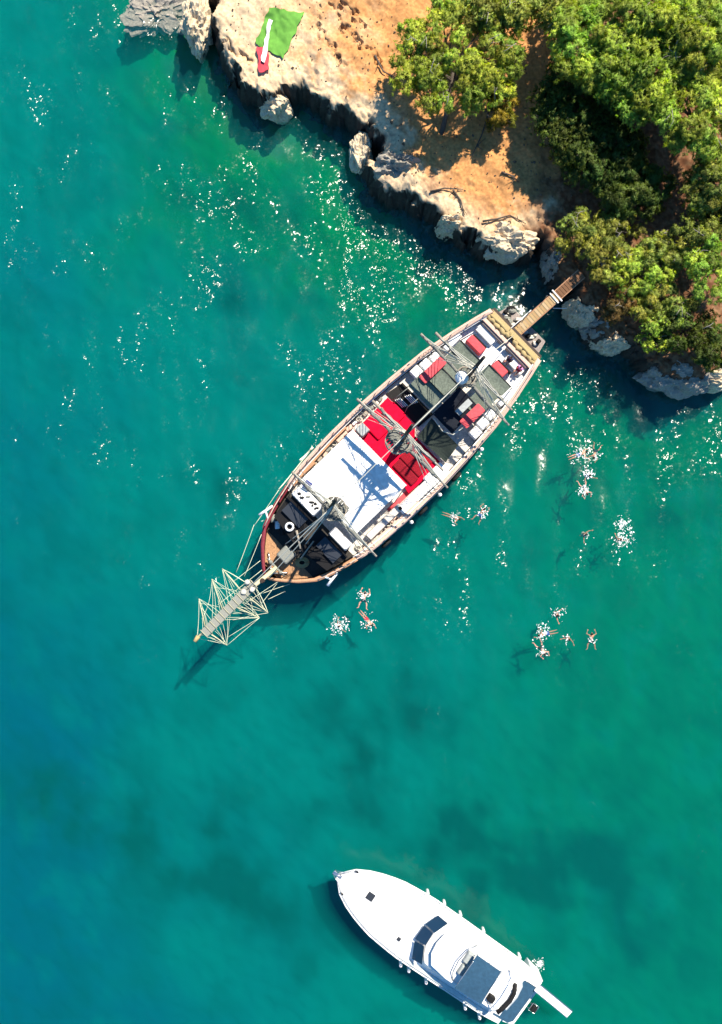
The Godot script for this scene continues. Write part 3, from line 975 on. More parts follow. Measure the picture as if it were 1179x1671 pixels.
	st = begin(); rbox(st, at_ship(134, 40, 2.85), Vector3(0.8, 1.6, 1.9), 0.1); obj("deckhouse", st, M.white, t)
	for k in 9:
		st = begin(true); blob(st, S(140 + rng.randf_range(-10, 10), -42 + rng.randf_range(-20, 20), 3.76), Vector3(rng.randf_range(0.06, 0.2), 0.1, rng.randf_range(0.05, 0.12)), 0.6, k * 2.7, 2)
		obj("stowed_gear", st, [M.black, M.rubber, M.grey_board, M.black][k % 4], t)
	# --- the white awning, four panels between battens
	var cuts := [156.0, 185.0, 214.0, 243.0, 272.0]
	for k in 4:
		st = begin()
		sheet(st, S(cuts[k] + 0.4, -74, 4.05), S(cuts[k + 1] - 0.4, -74, 4.05), S(cuts[k + 1] - 0.4, 52, 4.15), S(cuts[k] + 0.4, 52, 4.15), 0.02, -0.06, 8, 0.03, k * 5.0)
		obj("awning_panel", st, M.white_cloth, t)
	for k in 5:
		pole("batten", S(cuts[k], -74, 4.0), S(cuts[k], 52, 4.1), 0.03, 0.03, M.white, t, 5)
		for v in [-74.0, 52.0]: pole("awning_post", S(cuts[k], v, 2.0), S(cuts[k], v, 4.08), 0.04, 0.04, M.white, t, 5)
	# walkway bench along the lower side
	st = begin(); rbox(st, at_ship(282, 76, 2.4), Vector3(4.6, 0.7, 0.85), 0.08); obj("side_bench", st, M.white, t)
	st = begin(); rbox(st, at_ship(318, 74, 2.45), Vector3(1.9, 0.75, 1.1), 0.08); obj("side_bench", st, M.white, t)
	st = begin(); rbox(st, at_ship(205, 70, 2.4), Vector3(3.6, 0.7, 0.6), 0.06); obj("side_bench", st, M.pale_deck, t)
	st = begin(); prism(st, [S(222, 58, 2), S(290, 58, 2), S(290, 66, 2), S(222, 66, 2)], 2.004, 2.06); obj("red_walkway", st, M.pink, t)
	st = begin(); rbox(st, at_ship(166, -80, 2.4), Vector3(2.4, 0.7, 0.4), 0.05); obj("side_bench", st, M.rail, t)
	var gear := [M.white, M.grey_board, M.rail_pink, M.pale_deck, M.rubber, M.spar]
	for k in 34:
		var gs := -1.0 if k % 2 else 1.0
		var gu := 146.0 + k * 5.9 + rng.randf_range(-2, 2)
		if gs > 0.0 and gu > 262.0: continue
		st = begin()
		if k % 5 == 0:
			for w in 3:
				var ring := []
				for j in 11: ring.append(S(gu, gs * (half(gu) - 16), 2.1 + w * 0.07) + Vector3(cos(j * TAU / 10) * (0.3 - w * 0.05), 0, sin(j * TAU / 10) * (0.26 - w * 0.05)))
				tube(st, ring, 0.04, 0.04, 4)
			obj("coiled_rope", st, M.rope, t)
		else:
			rbox(st, at_ship(gu, gs * (half(gu) - 15 - rng.randf() * 4), 2.2, rng.randf_range(-0.3, 0.3)), Vector3(rng.randf_range(0.25, 0.7), rng.randf_range(0.2, 0.45), rng.randf_range(0.2, 0.4)), 0.06)
			obj("stowed_gear", st, gear[rng.randi() % 6], t)
	# --- red deck amidships
	var arc := []
	for i in 9:
		var v := lerpf(-70, 64, i / 8.0)
		arc.append(S(270 + 10 * (1.0 - pow(v / 70.0, 2)) - 6, v, 2.5))
	arc.append(S(338, 66, 2.5)); arc.append(S(338, 4, 2.5)); arc.append(S(350, -8, 2.5)); arc.append(S(350, -72, 2.5))
	st = begin(); prism(st, arc, 2.02, 2.5); obj("red_carpet", st, M.red, t)
	for k in 3:
		st = begin(); rbox(st, at_ship(286 + k * 18, 36 - k * 2, 2.62), Vector3(0.8, 0.22, 2.2), 0.1); obj("red_mattress", st, mat(Color(0.46 + 0.08 * k, 0.008, 0.03), 0.9, "rough", 0.9, 3.0), t)
	for k in 2:
		st = begin(); rbox(st, at_ship(338 - k * 34, -46 - k * 2, 2.62), Vector3(1.3, 0.22, 1.5), 0.1); obj("red_mattress", st, M.red, t)
	# --- companionway aft of the red deck: dark well with pale steps, upper side
	st = begin(); prism(st, [S(352, -78, 2), S(384, -72, 2), S(384, 0, 2), S(352, -2, 2)], 2.004, 2.1); obj("dark_floor", st, M.black, t)
	var stair := Node3D.new()
	stair.name = "stair"
	t.add_child(stair)
	for k in 10:
		if k == 4 or k == 5: continue
		st = begin(); box(st, at_ship(356 + k * 2.6, -52 + k * 1.2, 2.3 + k * 0.14), Vector3(0.05, 0.05, 0.85)); obj("step", st, M.white, stair)
	st = begin(true)
	tube(st, [S(352, -34, 2.2), S(362, -38, 3.4), S(384, -36, 4.1)], 0.03, 0.03, 5); tube(st, [S(352, -64, 2.2), S(362, -62, 3.4), S(384, -60, 4.1)], 0.03, 0.03, 5)
	obj("stair_rail", st, M.grey_board, stair)
	# dark sloping cover on the lower side
	st = begin(); sheet(st, S(340, 8, 3.5), S(378, 2, 4.0), S(378, 64, 3.9), S(344, 70, 3.4), 0.03, 0.2, 8, 0.1, 3.0); obj("dark_cover", st, mat(Color(0.03, 0.042, 0.036), 0.95, "fine", 0.9, 2.0), t)
	# --- sage canopies aft, panel by panel
	var pans := [[387, 417, -62, -4], [418, 447, -52, -4], [448, 477, -54, -4], [478, 500, -56, -6], [460, 484, 2, 54], [485, 506, 4, 56], [432, 459, 22, 54]]
	for i in pans.size():
		var q: Array = pans[i]
		st = begin(); sheet(st, S(q[0], q[2], 3.95), S(q[1], q[2], 4.0), S(q[1], q[3], 4.05), S(q[0], q[3], 4.0), 0.03, 0.08, 6, 0.06, i * 3.3); obj("sage_canopy", st, M.sage, t)
		pole("canopy_batten", S(q[1] + 0.5, q[2], 4.04), S(q[1] + 0.5, q[3], 4.1), 0.04, 0.04, M.tar, t, 5)
	st = begin(); sheet(st, S(384, -2, 3.9), S(446, -2, 4.0), S(446, 40, 4.0), S(384, 44, 3.7), 0.03, 0.25, 8, 0.12, 9.0); obj("navy_cover", st, M.navy_cloth, t)
	st = begin(true)
	var edge := []
	for p in [[446, 42], [430, 44], [410, 50], [384, 46], [376, 30], [380, 4]]: edge.append(S(p[0], p[1], 4.02))
	tube(st, edge, 0.04, 0.04, 5); obj("cover_piping", st, M.rope, t)
	st = begin(); rbox(st, at_ship(428, 26, 4.1), Vector3(1.4, 0.08, 0.5), 0.04); obj("grey_board", st, M.grey_box, t)
	for q in [[386, -62], [386, 0], [447, -56], [500, -58], [386, 56], [460, 58], [506, 58], [500, 0]]:
		pole("canopy_post", S(q[0], q[1], 2.0), S(q[0], q[1], 4.0), 0.045, 0.045, M.grey_board, t, 5)
	# --- side benches aft
	for s in [-1.0, 1.0]:
		for k in 3:
			st = begin(); rbox(st, at_ship(412 + k * 19, s * 69 - k * s * 2.5, 2.5), Vector3(0.86, 0.8, 0.8), 0.08); obj("white_bench", st, M.white, t)
		st = begin(); rbox(st, at_ship(488, s * 63, 2.45), Vector3(1.7, 0.7, 0.5), 0.06); obj("white_bench", st, M.white, t)
	# --- stern: settees, long bench back, rails, yellow bundled netting, platform
	for s in [-1.0, 1.0]:
		st = begin(); rbox(st, at_ship(536, s * 34, 2.2), Vector3(0.7, 0.4, 1.8), 0.08); obj("stern_bench", st, M.white, t)
		st = begin(); rbox(st, at_ship(521, s * 29 - 4, 2.4), Vector3(0.16, 0.6, 1.5), 0.04); obj("backrest", st, M.black, t)
		st = begin(); rbox(st, at_ship(546, s * 28, 2.35), Vector3(0.32, 0.6, 2.3), 0.06); obj("bench_back", st, M.grey_deck, t)
		st = begin(); rbox(st, at_ship(552, s * 29, 2.75), Vector3(0.3, 0.12, 2.7), 0.05); obj("stern_rail", st, M.rail_pink, t)
		st = begin(true)
		var ln := []
		for i in 13: ln.append(S(560 + sin(i * 1.7) * 1.6, s * (6 + i * 4.1), 2.72 + 0.1 * sin(i * 2.3)))
		tube(st, ln, 0.26, 0.2, 7); tube(st, [S(565, s * 6, 2.85), S(566, s * 30, 2.92), S(564, s * 54, 2.85)], 0.14, 0.12, 6)
		obj("yellow_bundle", st, M.yellow, t)
	st = begin(); prism(st, [S(576, -46, 0.7), S(598, -40, 0.7), S(598, 42, 0.7), S(576, 48, 0.7)], 0.55, 0.72); obj("swim_platform", st, M.grey_deck, t)
	for q in [[585, -38], [588, -10], [584, 16], [590, 34]]:
		st = begin(); rbox(st, at_ship(q[0], q[1], 0.98), Vector3(0.36, 0.5, 0.34), 0.1); obj("bollard", st, M.black, t)
	for k in 16:
		st = begin(true); blob(st, S(rng.randf_range(578, 597), rng.randf_range(-38, 44), 0.84), Vector3(rng.randf_range(0.12, 0.34), 0.14, rng.randf_range(0.1, 0.25)), 0.6, k * 1.9, 2)
		obj("stowed_gear", st, [M.pale_deck, M.rope, M.rubber, M.grey_board][k % 4], t)
	# --- masts
	mast(t, "foremast", Vector2(535, 838), Vector2(548, 815), 13.0, [[Vector2(477, 770), Vector2(615, 908), 6.4]], Vector2(548, 832), 7.0, 0.9)
	mast(t, "mainmast", Vector2(645, 735), Vector2(673, 694), 14.5, [[Vector2(583, 651), Vector2(731, 796), 7.2], [Vector2(608, 654), Vector2(724, 768), 9.6]], Vector2(646, 722), 7.6, 0.9)
	mast(t, "mizzenmast", Vector2(748, 633), Vector2(790, 583), 13.5, [[Vector2(687, 545), Vector2(831, 694), 6.2], [Vector2(711, 543), Vector2(836, 669), 8.2]], Vector2(757, 617), 6.4, 0.7)
	st = begin(true); blob(st, P(754, 616, 7.6), Vector3(0.5, 0.42, 0.5), 0.02, 1.0, 3); obj("radar_dome", st, M.white, t)
	st = begin(true); tube(st, [P(664, 708, 5.6), P(748, 626, 5.9)], 0.10, 0.08, 7); obj("boom", st, M.grey_board, t)
	# forestays and backstays
	for q in [[Vector2(541, 832), 9.0, Vector2(466, 888), 2.9], [Vector2(541, 832), 9.0, Vector2(474, 892), 3.0], [Vector2(543, 828), 9.6, Vector2(440, 942), 3.2], [Vector2(545, 824), 10.0, Vector2(400, 965), 3.6], [Vector2(538, 836), 8.0, Vector2(490, 900), 3.0], [Vector2(664, 708), 11.0, Vector2(548, 822), 9.0], [Vector2(780, 595), 11.0, Vector2(668, 704), 11.5], [Vector2(786, 588), 12.0, Vector2(838, 548), 3.2]]:
		st = begin(true); tube(st, sag(P(q[0].x, q[0].y, q[1]), P(q[2].x, q[2].y, q[3]), 0.08), 0.035, 0.035, 5); obj("stay", st, M.rope, t)
	# --- bowsprit
	st = begin(true); tube(st, [P(452, 926, 2.7), P(400, 968, 3.4), P(319, 1044, 4.4)], 0.2, 0.1, 8)
	var bs := obj("bowsprit", st, M.pale_spar, t)
	st = begin()
	var cw := []
	for q in [[412, 944], [426, 957], [336, 1042], [325, 1030]]: cw.append(P(q[0], q[1], 4.0))
	sheet(st, P(410, 946, 3.6), P(420, 958, 3.6), P(338, 1040, 4.55), P(328, 1029, 4.55), 0.06, 0.0, 6, 0.02, 1.0)
	obj("catwalk", st, M.grey_board, bs)
	for k in 12:
		var f := k / 11.0
		st = begin(true); tube(st, [P(lerpf(408, 327, f), lerpf(946, 1028, f), lerpf(3.7, 4.65, f)), P(lerpf(421, 340, f), lerpf(960, 1041, f), lerpf(3.7, 4.65, f))], 0.025, 0.025, 4); obj("catwalk_slat", st, M.pale_spar, bs)
	st = begin(true); tube(st, [P(324, 1038, 4.4), P(318, 1047, 4.5)], 0.18, 0.14, 8); obj("bowsprit_cap", st, M.yellow, bs)
	for q in [[404, 950], [412, 962], [398, 966]]:
		st = begin(true); blob(st, P(q[0], q[1], 3.9), Vector3(0.2, 0.16, 0.2), 0.3, q[0], 2); obj("deadeye", st, M.rope, bs)
	var ends := [[392, 962, 363, 928], [364, 996, 346, 945], [336, 1026, 325, 977], [408, 976, 438, 1000], [384, 990, 424, 1008], [344, 1034, 371, 1053]]
	for i in ends.size():
		var q: Array = ends[i]
		var tip := P(q[2], q[3], 3.7)
		st = begin(true); tube(st, [P(q[0], q[1], 3.9), tip], 0.05, 0.035, 6); obj("whisker_spar", st, M.pale_spar, bs)
		for k in 9:
			var f := clampf(k / 8.0 + rng.randf_range(-0.07, 0.07), 0.0, 1.0)
			var g := clampf((i % 3) * 0.33 - 0.2 + f * 0.62, 0.0, 1.0)
			var on := P(lerpf(412, 326, g) + (4.0 if i > 2 else -3.0), lerpf(956, 1036, g), lerpf(3.5, 4.4, g))
			st = begin(true); tube(st, sag(tip.lerp(P(q[0], q[1], 3.9), rng.randf_range(0.0, 0.35) if k % 3 == 0 else 0.0), on, rng.randf_range(0.05, 0.5)), 0.013, 0.013, 4); obj("net_rope", st, M.pale_rope, bs)
	for q in [[325, 977, 322, 1040], [424, 1008, 371, 1053], [371, 1053, 322, 1042], [346, 945, 341, 984], [341, 984, 330, 1010], [438, 1000, 380, 1012], [424, 1008, 372, 1040]]:
		st = begin(true); tube(st, sag(P(q[0], q[1], 3.7), P(q[2], q[3], 3.7), 0.25), 0.016, 0.016, 4); obj("net_rope", st, M.pale_rope, bs)
	for q in [[399, 941, 427, 872, 3.0], [386, 934, 415, 856, 3.0], [415, 858, 455, 800, 3.2], [424, 970, 473, 953, 2.6], [438, 978, 466, 965, 2.4], [427, 985, 457, 946, 2.8], [380, 950, 425, 915, 3.0], [352, 990, 428, 930, 3.2], [400, 985, 462, 944, 3.0]]:
		st = begin(true); tube(st, sag(P(q[0], q[1], q[4]), P(q[2], q[3], q[4]), 0.15), 0.02, 0.02, 4); obj("guy_rope", st, M.pale_rope, bs)
	# rope fender outside the rail, upper side
	st = begin(true); tube(st, sag(S(118, -88, 2.9), S(190, -97, 2.9), 0.3, 8), 0.05, 0.05, 5); tube(st, sag(S(176, -98, 2.9), S(205, -99, 2.9), 0.5, 6), 0.09, 0.09, 5); obj("side_rope", st, M.pale_rope, t)

func mast(t: Node3D, called: String, b: Vector2, tp: Vector2, top: float, yards: Array, nest: Vector2, nest_h: float, nest_r: float):
	var a := P(b.x, b.y, 2.0)
	var e := P(tp.x, tp.y, top)
	var st := begin(true)
	tube(st, [a, a.lerp(e, 0.3), a.lerp(e, 0.6), e], 0.24, 0.11, 9)
	var m := obj(called, st, M.tar, t)
	m.name = called
	for y in yards:
		var p: Vector3 = P(y[0].x, y[0].y, y[2])
		var q: Vector3 = P(y[1].x, y[1].y, y[2])
		st = begin(true); tube(st, [p, p.lerp(q, 0.2), p.lerp(q, 0.5), p.lerp(q, 0.8), q], 0.11, 0.08, 7); obj("yard", st, M.spar, m)
		# a furled sail bunched under the yard near the mast, and its gaskets
		st = begin(true)
		var ln := []
		for i in 15:
			var f := lerpf(0.12, 0.88, i / 14.0)
			ln.append(p.lerp(q, f) + Vector3(rng.randf_range(-.05, .05), 0.14 + rng.randf_range(-.04, .04), rng.randf_range(-.05, .05)))
		tube(st, ln, 0.12, 0.12, 6)
		obj("furled_sail", st, M.sail, m)
		for s in [0.0, 1.0]:
			var c := p.lerp(q, s)
			for k in 3:
				st = begin(true); tube(st, sag(c.lerp(p.lerp(q, 0.5), k * 0.12), a.lerp(e, 0.62 + k * 0.07), 0.12), 0.028, 0.028, 4); obj("lift_rope", st, M.rope, m)
	# crow's nest: floor boards, rim, posts
	var c := a.lerp(e, (nest_h - 2.0) / (top - 2.0))
	c = c.lerp(P(nest.x, nest.y, nest_h), 0.7)
	st = begin()
	for k in 7:
		var x := (k - 3) * nest_r * 0.27
		var l := sqrt(maxf(nest_r * nest_r - x * x, 0.05)) * 2.0
		box(st, Transform3D(at_ship(0, 0, 0).basis, c + at_ship(0, 0, 0).basis * Vector3(0, 0, x)), Vector3(l, 0.06, nest_r * 0.23))
	obj("crows_nest", st, M.sail, m)
	st = begin(true)
	for hh in [0.45, 0.85]:
		var ring := []
		for j in 21: ring.append(c + Vector3(cos(j * TAU / 20) * nest_r, hh, sin(j * TAU / 20) * nest_r))
		tube(st, ring, 0.045, 0.045, 5)
	for j in 10: tube(st, [c + Vector3(cos(j * TAU / 10) * nest_r, 0, sin(j * TAU / 10) * nest_r), c + Vector3(cos(j * TAU / 10) * nest_r, 0.85, sin(j * TAU / 10) * nest_r)], 0.035, 0.035, 4)
	obj("nest_rail", st, M.spar, m)
	for k in 5:
		st = begin(true)
		blob(st, c + Vector3(rng.randf_range(-.75, .75) * nest_r, 0.25, rng.randf_range(-.75, .75) * nest_r), Vector3(0.42, 0.22, 0.32) * nest_r, 0.7, k * 3.0 + nest.x, 3, 2.2)
		obj("sail_bundle", st, M.sail, m)
	# shrouds to both rails
	var q0 := Vector2(a.x, a.z)
	for s in [-1.0, 1.0]:
		for k in 4:
			var hi := a.lerp(e, 0.72)
			# foot of the shroud on the rail abreast of the mast
			var rel := Vector2(a.x / 0.0484 + MID.x, a.z / 0.0484 + MID.y) - Vector2(432, 944)
			var u := rel.dot(SE1) + (k - 1.0) * 9.0
			st = begin(true); tube(st, [hi, S(u, s * (half(u) - 1.0), 3.0)], 0.026, 0.026, 4); obj("shroud", st, M.rope, m)

func cushion(u: float, v: float, h: float, s: Vector3, label: String, m: Material, r := 0.1):
	org = S(u, v, h - s.y / 2)
	var st := begin()
	rbox(st, at_ship(u, v, h), s, r)
	lone("cushion", st, m, label, "cushion", "seat cushions on the ship")

func make_ship_items():
	cushion(434, -53, 4.16, Vector3(2.3, 0.16, 0.75), "long pinkish red cushion beside white boxes on the ship's upper left side", M.pink)
	cushion(428, 46, 4.18, Vector3(2.0, 0.16, 0.8), "long pinkish red cushion beside white boxes on the ship's lower right side", M.pink)
	cushion(512, -33, 2.4, Vector3(0.75, 0.75, 1.6), "dark pink stern seat cushion in front of the upper left black backrest", M.pink)
	cushion(512, 22, 2.4, Vector3(0.75, 0.75, 1.3), "dark pink stern seat cushion in front of the lower right black backrest", M.pink)
	org = S(283, -62, 2.5)
	var st := begin(); rbox(st, at_ship(283, -62, 3.1), Vector3(0.85, 1.15, 0.85), 0.06)
	var o := lone("storage_box", st, M.grey_box, "light grey square box standing on the red deck beside the white awning", "box")
	# tyres and sausage fenders along the lower side
	var k := 0
	for q in [[182, 1], [236, 0], [262, 1], [300, 0], [340, 1], [400, 0]]:
		var u: float = q[0]
		var c := S(u, half(u) * 0.99 + 7.0, 1.9)
		var label: String = "fender hanging on the ship's lower right side, number %s from the bow" % ["one", "two", "three", "four", "five", "six"][k]
		if q[1]:
			org = c
			st = begin(true)
			var ring := []
			var ax := Vector3(SE1.x, 0, SE1.y)
			for j in 17: ring.append(c + ax * cos(j * TAU / 16) * 0.36 + Vector3.UP * sin(j * TAU / 16) * 0.36)
			tube(st, ring, 0.14, 0.14, 7)
			tube(st, [c + Vector3(0, 0.4, 0), S(u, half(u) - 1, 2.95)], 0.02, 0.02, 4)
			lone("tyre_fender", st, M.rubber, "black tyre " + label, "fender", "fenders on the ship's side")
		else:
			org = c
			st = begin(true)
			tube(st, [c + Vector3(0, 0.5, 0), c + Vector3(0, 0.4, 0), c - Vector3(0, 0.4, 0), c - Vector3(0, 0.5, 0)], 0.15, 0.15, 8)
			tube(st, [c + Vector3(0, 0.5, 0), S(u, half(u) - 1, 2.95)], 0.02, 0.02, 4)
			lone("white_fender", st, M.white, "white cylindrical " + label, "fender", "fenders on the ship's side")
		k += 1
	# towel on the deckhouse
	org = S(158, -62, 4.1)
	st = begin(); sheet(st, S(150, -66, 4.16), S(162, -68, 4.18), S(164, -56, 4.16), S(152, -54, 4.15), 0.02, -0.03, 6, 0.05, 2.0)
	lone("towel", st, mat(Color(0.10, 0.14, 0.5), 0.95, "rough", 2.0, 2.0), "blue towel at the front left corner of the white awning", "towel")
	# mooring lines from the stern to the rocks
	org = P(904, 503, 1.0)
	st = begin(true); tube(st, sag(P(903, 503, 1.2), P(948, 503, 1.7), 0.02), 0.035, 0.035, 5)
	lone("mooring_line", st, M.white, "thin white mooring line stretched from the gangplank to the rock", "rope")

func make_gangplank():
	var a := P(832, 552, 2.2)
	var b := P(950, 446, 4.0)
	var t := thing("gangplank", "long narrow wooden gangplank from the ship's stern to the rocks", "gangplank", a)
	var along := (b - a).normalized()
	var across := along.cross(Vector3.UP).normalized()
	var bas := Basis(along, across.cross(along).normalized(), across)
	var L := a.distance_to(b)
	for s in [-1.0, 1.0]:
		var st := begin(); box(st, Transform3D(bas, (a + b) / 2 + across * 0.38 * s - Vector3(0, 0.06, 0)), Vector3(L, 0.16, 0.08)); obj("side_beam", st, M.rail, t)
	var n := int(L / 0.24)
	var tones := [M.plank, mat(Color(0.55, 0.36, 0.17), 0.7, "fine", 1.4, 1.5), mat(Color(0.66, 0.48, 0.27), 0.7, "fine", 1.4, 1.5), mat(Color(0.24, 0.12, 0.06), 0.8, "fine", 1.4, 1.5)]
	for k in n:
		var f := (k + 0.5) / n
		var st := begin(); box(st, Transform3D(bas, a.lerp(b, f) + Vector3(0, 0.04 + 0.008 * sin(k * 2.3), 0)), Vector3(0.215, 0.045, 0.7)); obj("plank", st, tones[3] if f > 0.66 else tones[k * 7 % 3], t)  # shade over the shore end painted in as darker planks
	for f in [0.62, 0.66]:
		var st := begin(); box(st, Transform3D(bas, a.lerp(b, f) + Vector3(0, 0.1, 0)), Vector3(0.1, 0.1, 1.15 if f > 0.64 else 1.0)); obj("cross_bar", st, M.white, t)
	var st2 := begin(true)
	tube(st2, [a - along * 1.2 + across * -0.5 + Vector3(0, 0.5, 0), a.lerp(b, 0.35) + across * -0.5 + Vector3(0, 0.35, 0)], 0.035, 0.035, 5)
	obj("hauling_rope", st2, M.white, t)
	for f in [0.05, 0.3, 0.55]:
		pole("stanchion", a.lerp(b, f) + across * -0.48, a.lerp(b, f) + across * -0.48 + Vector3(0, 0.8, 0), 0.025, 0.025, M.steel, t, 5)

# ------------------------------------------------------------------ the motor yacht
const YE1 := Vector2(0.824, 0.566)
const YE2 := Vector2(-0.566, 0.824)
func Y(u: float, v: float, h: float) -> Vector3:
	var q := Vector2(552, 1428) + YE1 * u + YE2 * v
	return P(q.x, q.y, h)
const YH := [[0.0, 3.0], [5, 10.0], [12, 19.0], [30, 31.0], [54, 41.0], [78, 48.0], [100, 53.0], [150, 57.5], [210, 57.0], [320, 55.0], [372, 49.0]]
func yhalf(u: float) -> float:
	for i in YH.size() - 1:
		if u <= YH[i + 1][0]:
			return lerpf(YH[i][1], YH[i + 1][1], (u - YH[i][0]) / (YH[i + 1][0] - YH[i][0]))
	return YH[-1][1]

func at_yacht(u: float, v: float, h: float, turn := 0.0) -> Transform3D:
	return Transform3D(Basis(Vector3(YE1.x, 0, YE1.y), Vector3.UP, Vector3(YE2.x, 0, YE2.y)) * Basis(Vector3.UP, turn), Y(u, v, h))

func yring(pts: Array, h: float) -> Array:
	var out := []
	for p in pts: out.append(Y(p[0], p[1], h))
	return out

func ydeck(u0: float, u1: float, share: float, inset: float, n := 18) -> Array:
	var a := []
	var b := []
	for i in n + 1:
		var u := lerpf(u0, u1, float(i) / n)
		var w := maxf(yhalf(clampf(u, 0, 372)) * share - inset, 1.0)
		a.append([u, w]); b.append([u, -w])
	b.reverse()
	return a + b

func make_yacht():
	var t := thing("motor_yacht", "white flybridge motor yacht with blue bimini at anchor", "yacht", Y(190, 0, 0))
	var st := begin(true)
	loft(st, [yring(ydeck(22, 350, 0.55, 0), -0.9), yring(ydeck(10, 352, 0.86, 0), 0.0), yring(ydeck(3, 354, 0.97, 0), 1.2), yring(ydeck(0, 352, 1.0, 0), 1.85)], true)
	var hull := obj("hull", st, M.gelcoat, t)
	st = begin(true)
	var gun := []
	for q in ydeck(0, 352, 1.0, 0): gun.append(Y(q[0], q[1], 1.88))
	tube(st, gun, 0.06, 0.06, 5); obj("rub_rail", st, M.white, hull)
	# side decks and foredeck, crowned
	st = begin(true)
	loft(st, [yring(ydeck(3, 350, 1.0, 2.5), 1.80), yring(ydeck(4, 350, 1.0, 4), 1.9), yring(ydeck(10, 345, 0.7, 4), 2.02), yring(ydeck(20, 340, 0.3, 2), 2.1)], true); obj("foredeck", st, M.gelcoat, t)
	# cabin trunk with raked front
	st = begin()
	var trunk0 := [[150, 0], [153, 16], [160, 32], [172, 44], [200, 46], [334, 44], [334, -44], [200, -46], [176, -42], [160, -30], [153, -16]]
	var trunk1 := [[166, 0], [168, 14], [175, 30], [186, 40], [206, 43], [330, 41], [330, -41], [206, -43], [186, -38], [172, -28], [168, -14]]
	var trunk2 := [[184, 0], [184, 12], [190, 28], [198, 38], [214, 40], [326, 38], [326, -38], [214, -40], [196, -36], [188, -26], [184, -12]]
	loft(st, [yring(trunk0, 1.9), yring(trunk1, 2.35), yring(trunk2, 3.2)], true); obj("cabin", st, M.gelcoat, t)
	# windscreen: three tinted panes lying on the raked front, with white mullions between
	for q in [[[162.6, -15.1], [171.5, -38.6], [191.8, -36.5], [183.3, -12.1]], [[161.8, 14.2], [161.8, -12.4], [181.5, -9.2], [182.4, 13.4]], [[176.5, 44], [163.6, 17.6], [181.6, 16.2], [195, 42.4]]]:
		st = begin()
		var r0 := [Y(q[0][0], q[0][1], 2.42), Y(q[1][0], q[1][1], 2.42), Y(q[2][0], q[2][1], 3.32), Y(q[3][0], q[3][1], 3.32)]
		var r1 := []
		for p in r0: r1.append(p + Vector3(0, 0.06, 0))
		loft(st, [r0, r1], true); obj("windscreen_pane", st, M.tint, t)
	# flybridge coaming and floor
	st = begin()
	var f0 := [[194, 0], [197, 20], [208, 36], [240, 41], [334, 40], [352, 26], [355, 0], [352, -20], [336, -40], [240, -42], [208, -36], [197, -20]]
	var f1 := []
	var f2 := []
	for p in f0:
		f1.append([p[0] * 0.98 + 5.2, p[1] * 0.98]); f2.append([p[0] * 0.94 + 15.5, p[1] * 0.88])
	loft(st, [yring(f0, 3.18), yring(f1, 3.7), yring(f2, 3.72), yring(f2, 3.64)], true); obj("flybridge", st, M.gelcoat, t)
	st = begin(true); tube(st, [Y(252, -34, 3.75), Y(244, -20, 4.0), Y(241, 4, 4.05), Y(244, 24, 4.0), Y(252, 36, 3.75)], 0.05, 0.05, 5); obj("fly_screen_rail", st, M.steel, t)
	for q in [[252, -10, 0.6, 0.9], [254, 12, 0.5, 0.8]]:
		st = begin(); rbox(st, at_yacht(q[0], q[1], 3.75), Vector3(q[2], 0.6, q[3]), 0.08); obj("helm_console", st, M.grey_box, t)
	# bimini
	st = begin(); sheet(st, Y(261, -21, 4.75), Y(309, -20.5, 4.75), Y(312, 41.5, 4.75), Y(262, 44.5, 4.75), 0.03, -0.14, 10, 0.02, 4.0)
	var bim := obj("bimini", st, M.blue_canvas, t)
	for u in [262.0, 286.0, 310.0]:
		st = begin(true); tube(st, [Y(u, -24, 3.5), Y(u, -21, 4.68), Y(u, 10, 4.84), Y(u, 42, 4.68), Y(u, 44, 3.5)], 0.025, 0.025, 5); obj("bimini_hoop", st, M.steel, bim)
	# aft flybridge: settee with dark curved back slot, black box
	st = begin(true)
	var s0 := []
	for q in [[339, -17], [346, -4], [347.5, 10], [345, 26], [341, 38]]: s0.append(Y(q[0], q[1], 3.82))
	tube(st, s0, 0.17, 0.17, 7); obj("settee_back", st, M.black, t)
	st = begin(); rbox(st, at_yacht(330, 10, 3.62), Vector3(0.8, 0.42, 2.2), 0.12); obj("settee", st, M.white_cloth, t)
	st = begin(); rbox(st, at_yacht(319, 24, 3.75), Vector3(0.55, 0.6, 0.5), 0.05); obj("speaker_box", st, M.black, t)
	st = begin(true); tube(st, [Y(318, 33, 3.7), Y(334, 36, 4.3), Y(338, 10, 4.5), Y(334, -26, 4.3), Y(318, -30, 3.7)], 0.05, 0.05, 6); obj("radar_arch", st, M.white, t)
	# cockpit and blue swim platform
	st = begin(); prism(st, [Y(334, -30, 1.9), Y(372, -32, 1.9), Y(370, 34, 1.9), Y(364, 42, 1.9), Y(336, 44, 1.9)], 1.4, 1.96); obj("cockpit_floor", st, M.blue_canvas, t)
	st = begin(); prism(st, [Y(345, -53.5, 1.9), Y(372, -48, 1.9), Y(374, -33, 1.9), Y(345, -32.5, 1.9)], 0.4, 2.0); obj("stern_quarter", st, M.gelcoat, t)
	st = begin(); prism(st, [Y(352, -32, 0.5), Y(376, -30, 0.5), Y(374, 40, 0.5), Y(352, 46, 0.5)], 0.35, 0.5); obj("swim_platform", st, M.gelcoat, t)
	st = begin(); rbox(st, at_yacht(322, -37.5, 3.24), Vector3(0.95, 0.08, 0.18), 0.03); obj("slot_shadow", st, M.grey_deck, t)  # a dark shadow, put in as a thin grey brown strip
	# hatches
	st = begin(); rbox(st, at_yacht(63.5, -1, 2.12), Vector3(0.62, 0.1, 0.62), 0.04); obj("deck_hatch", st, M.panel, t)
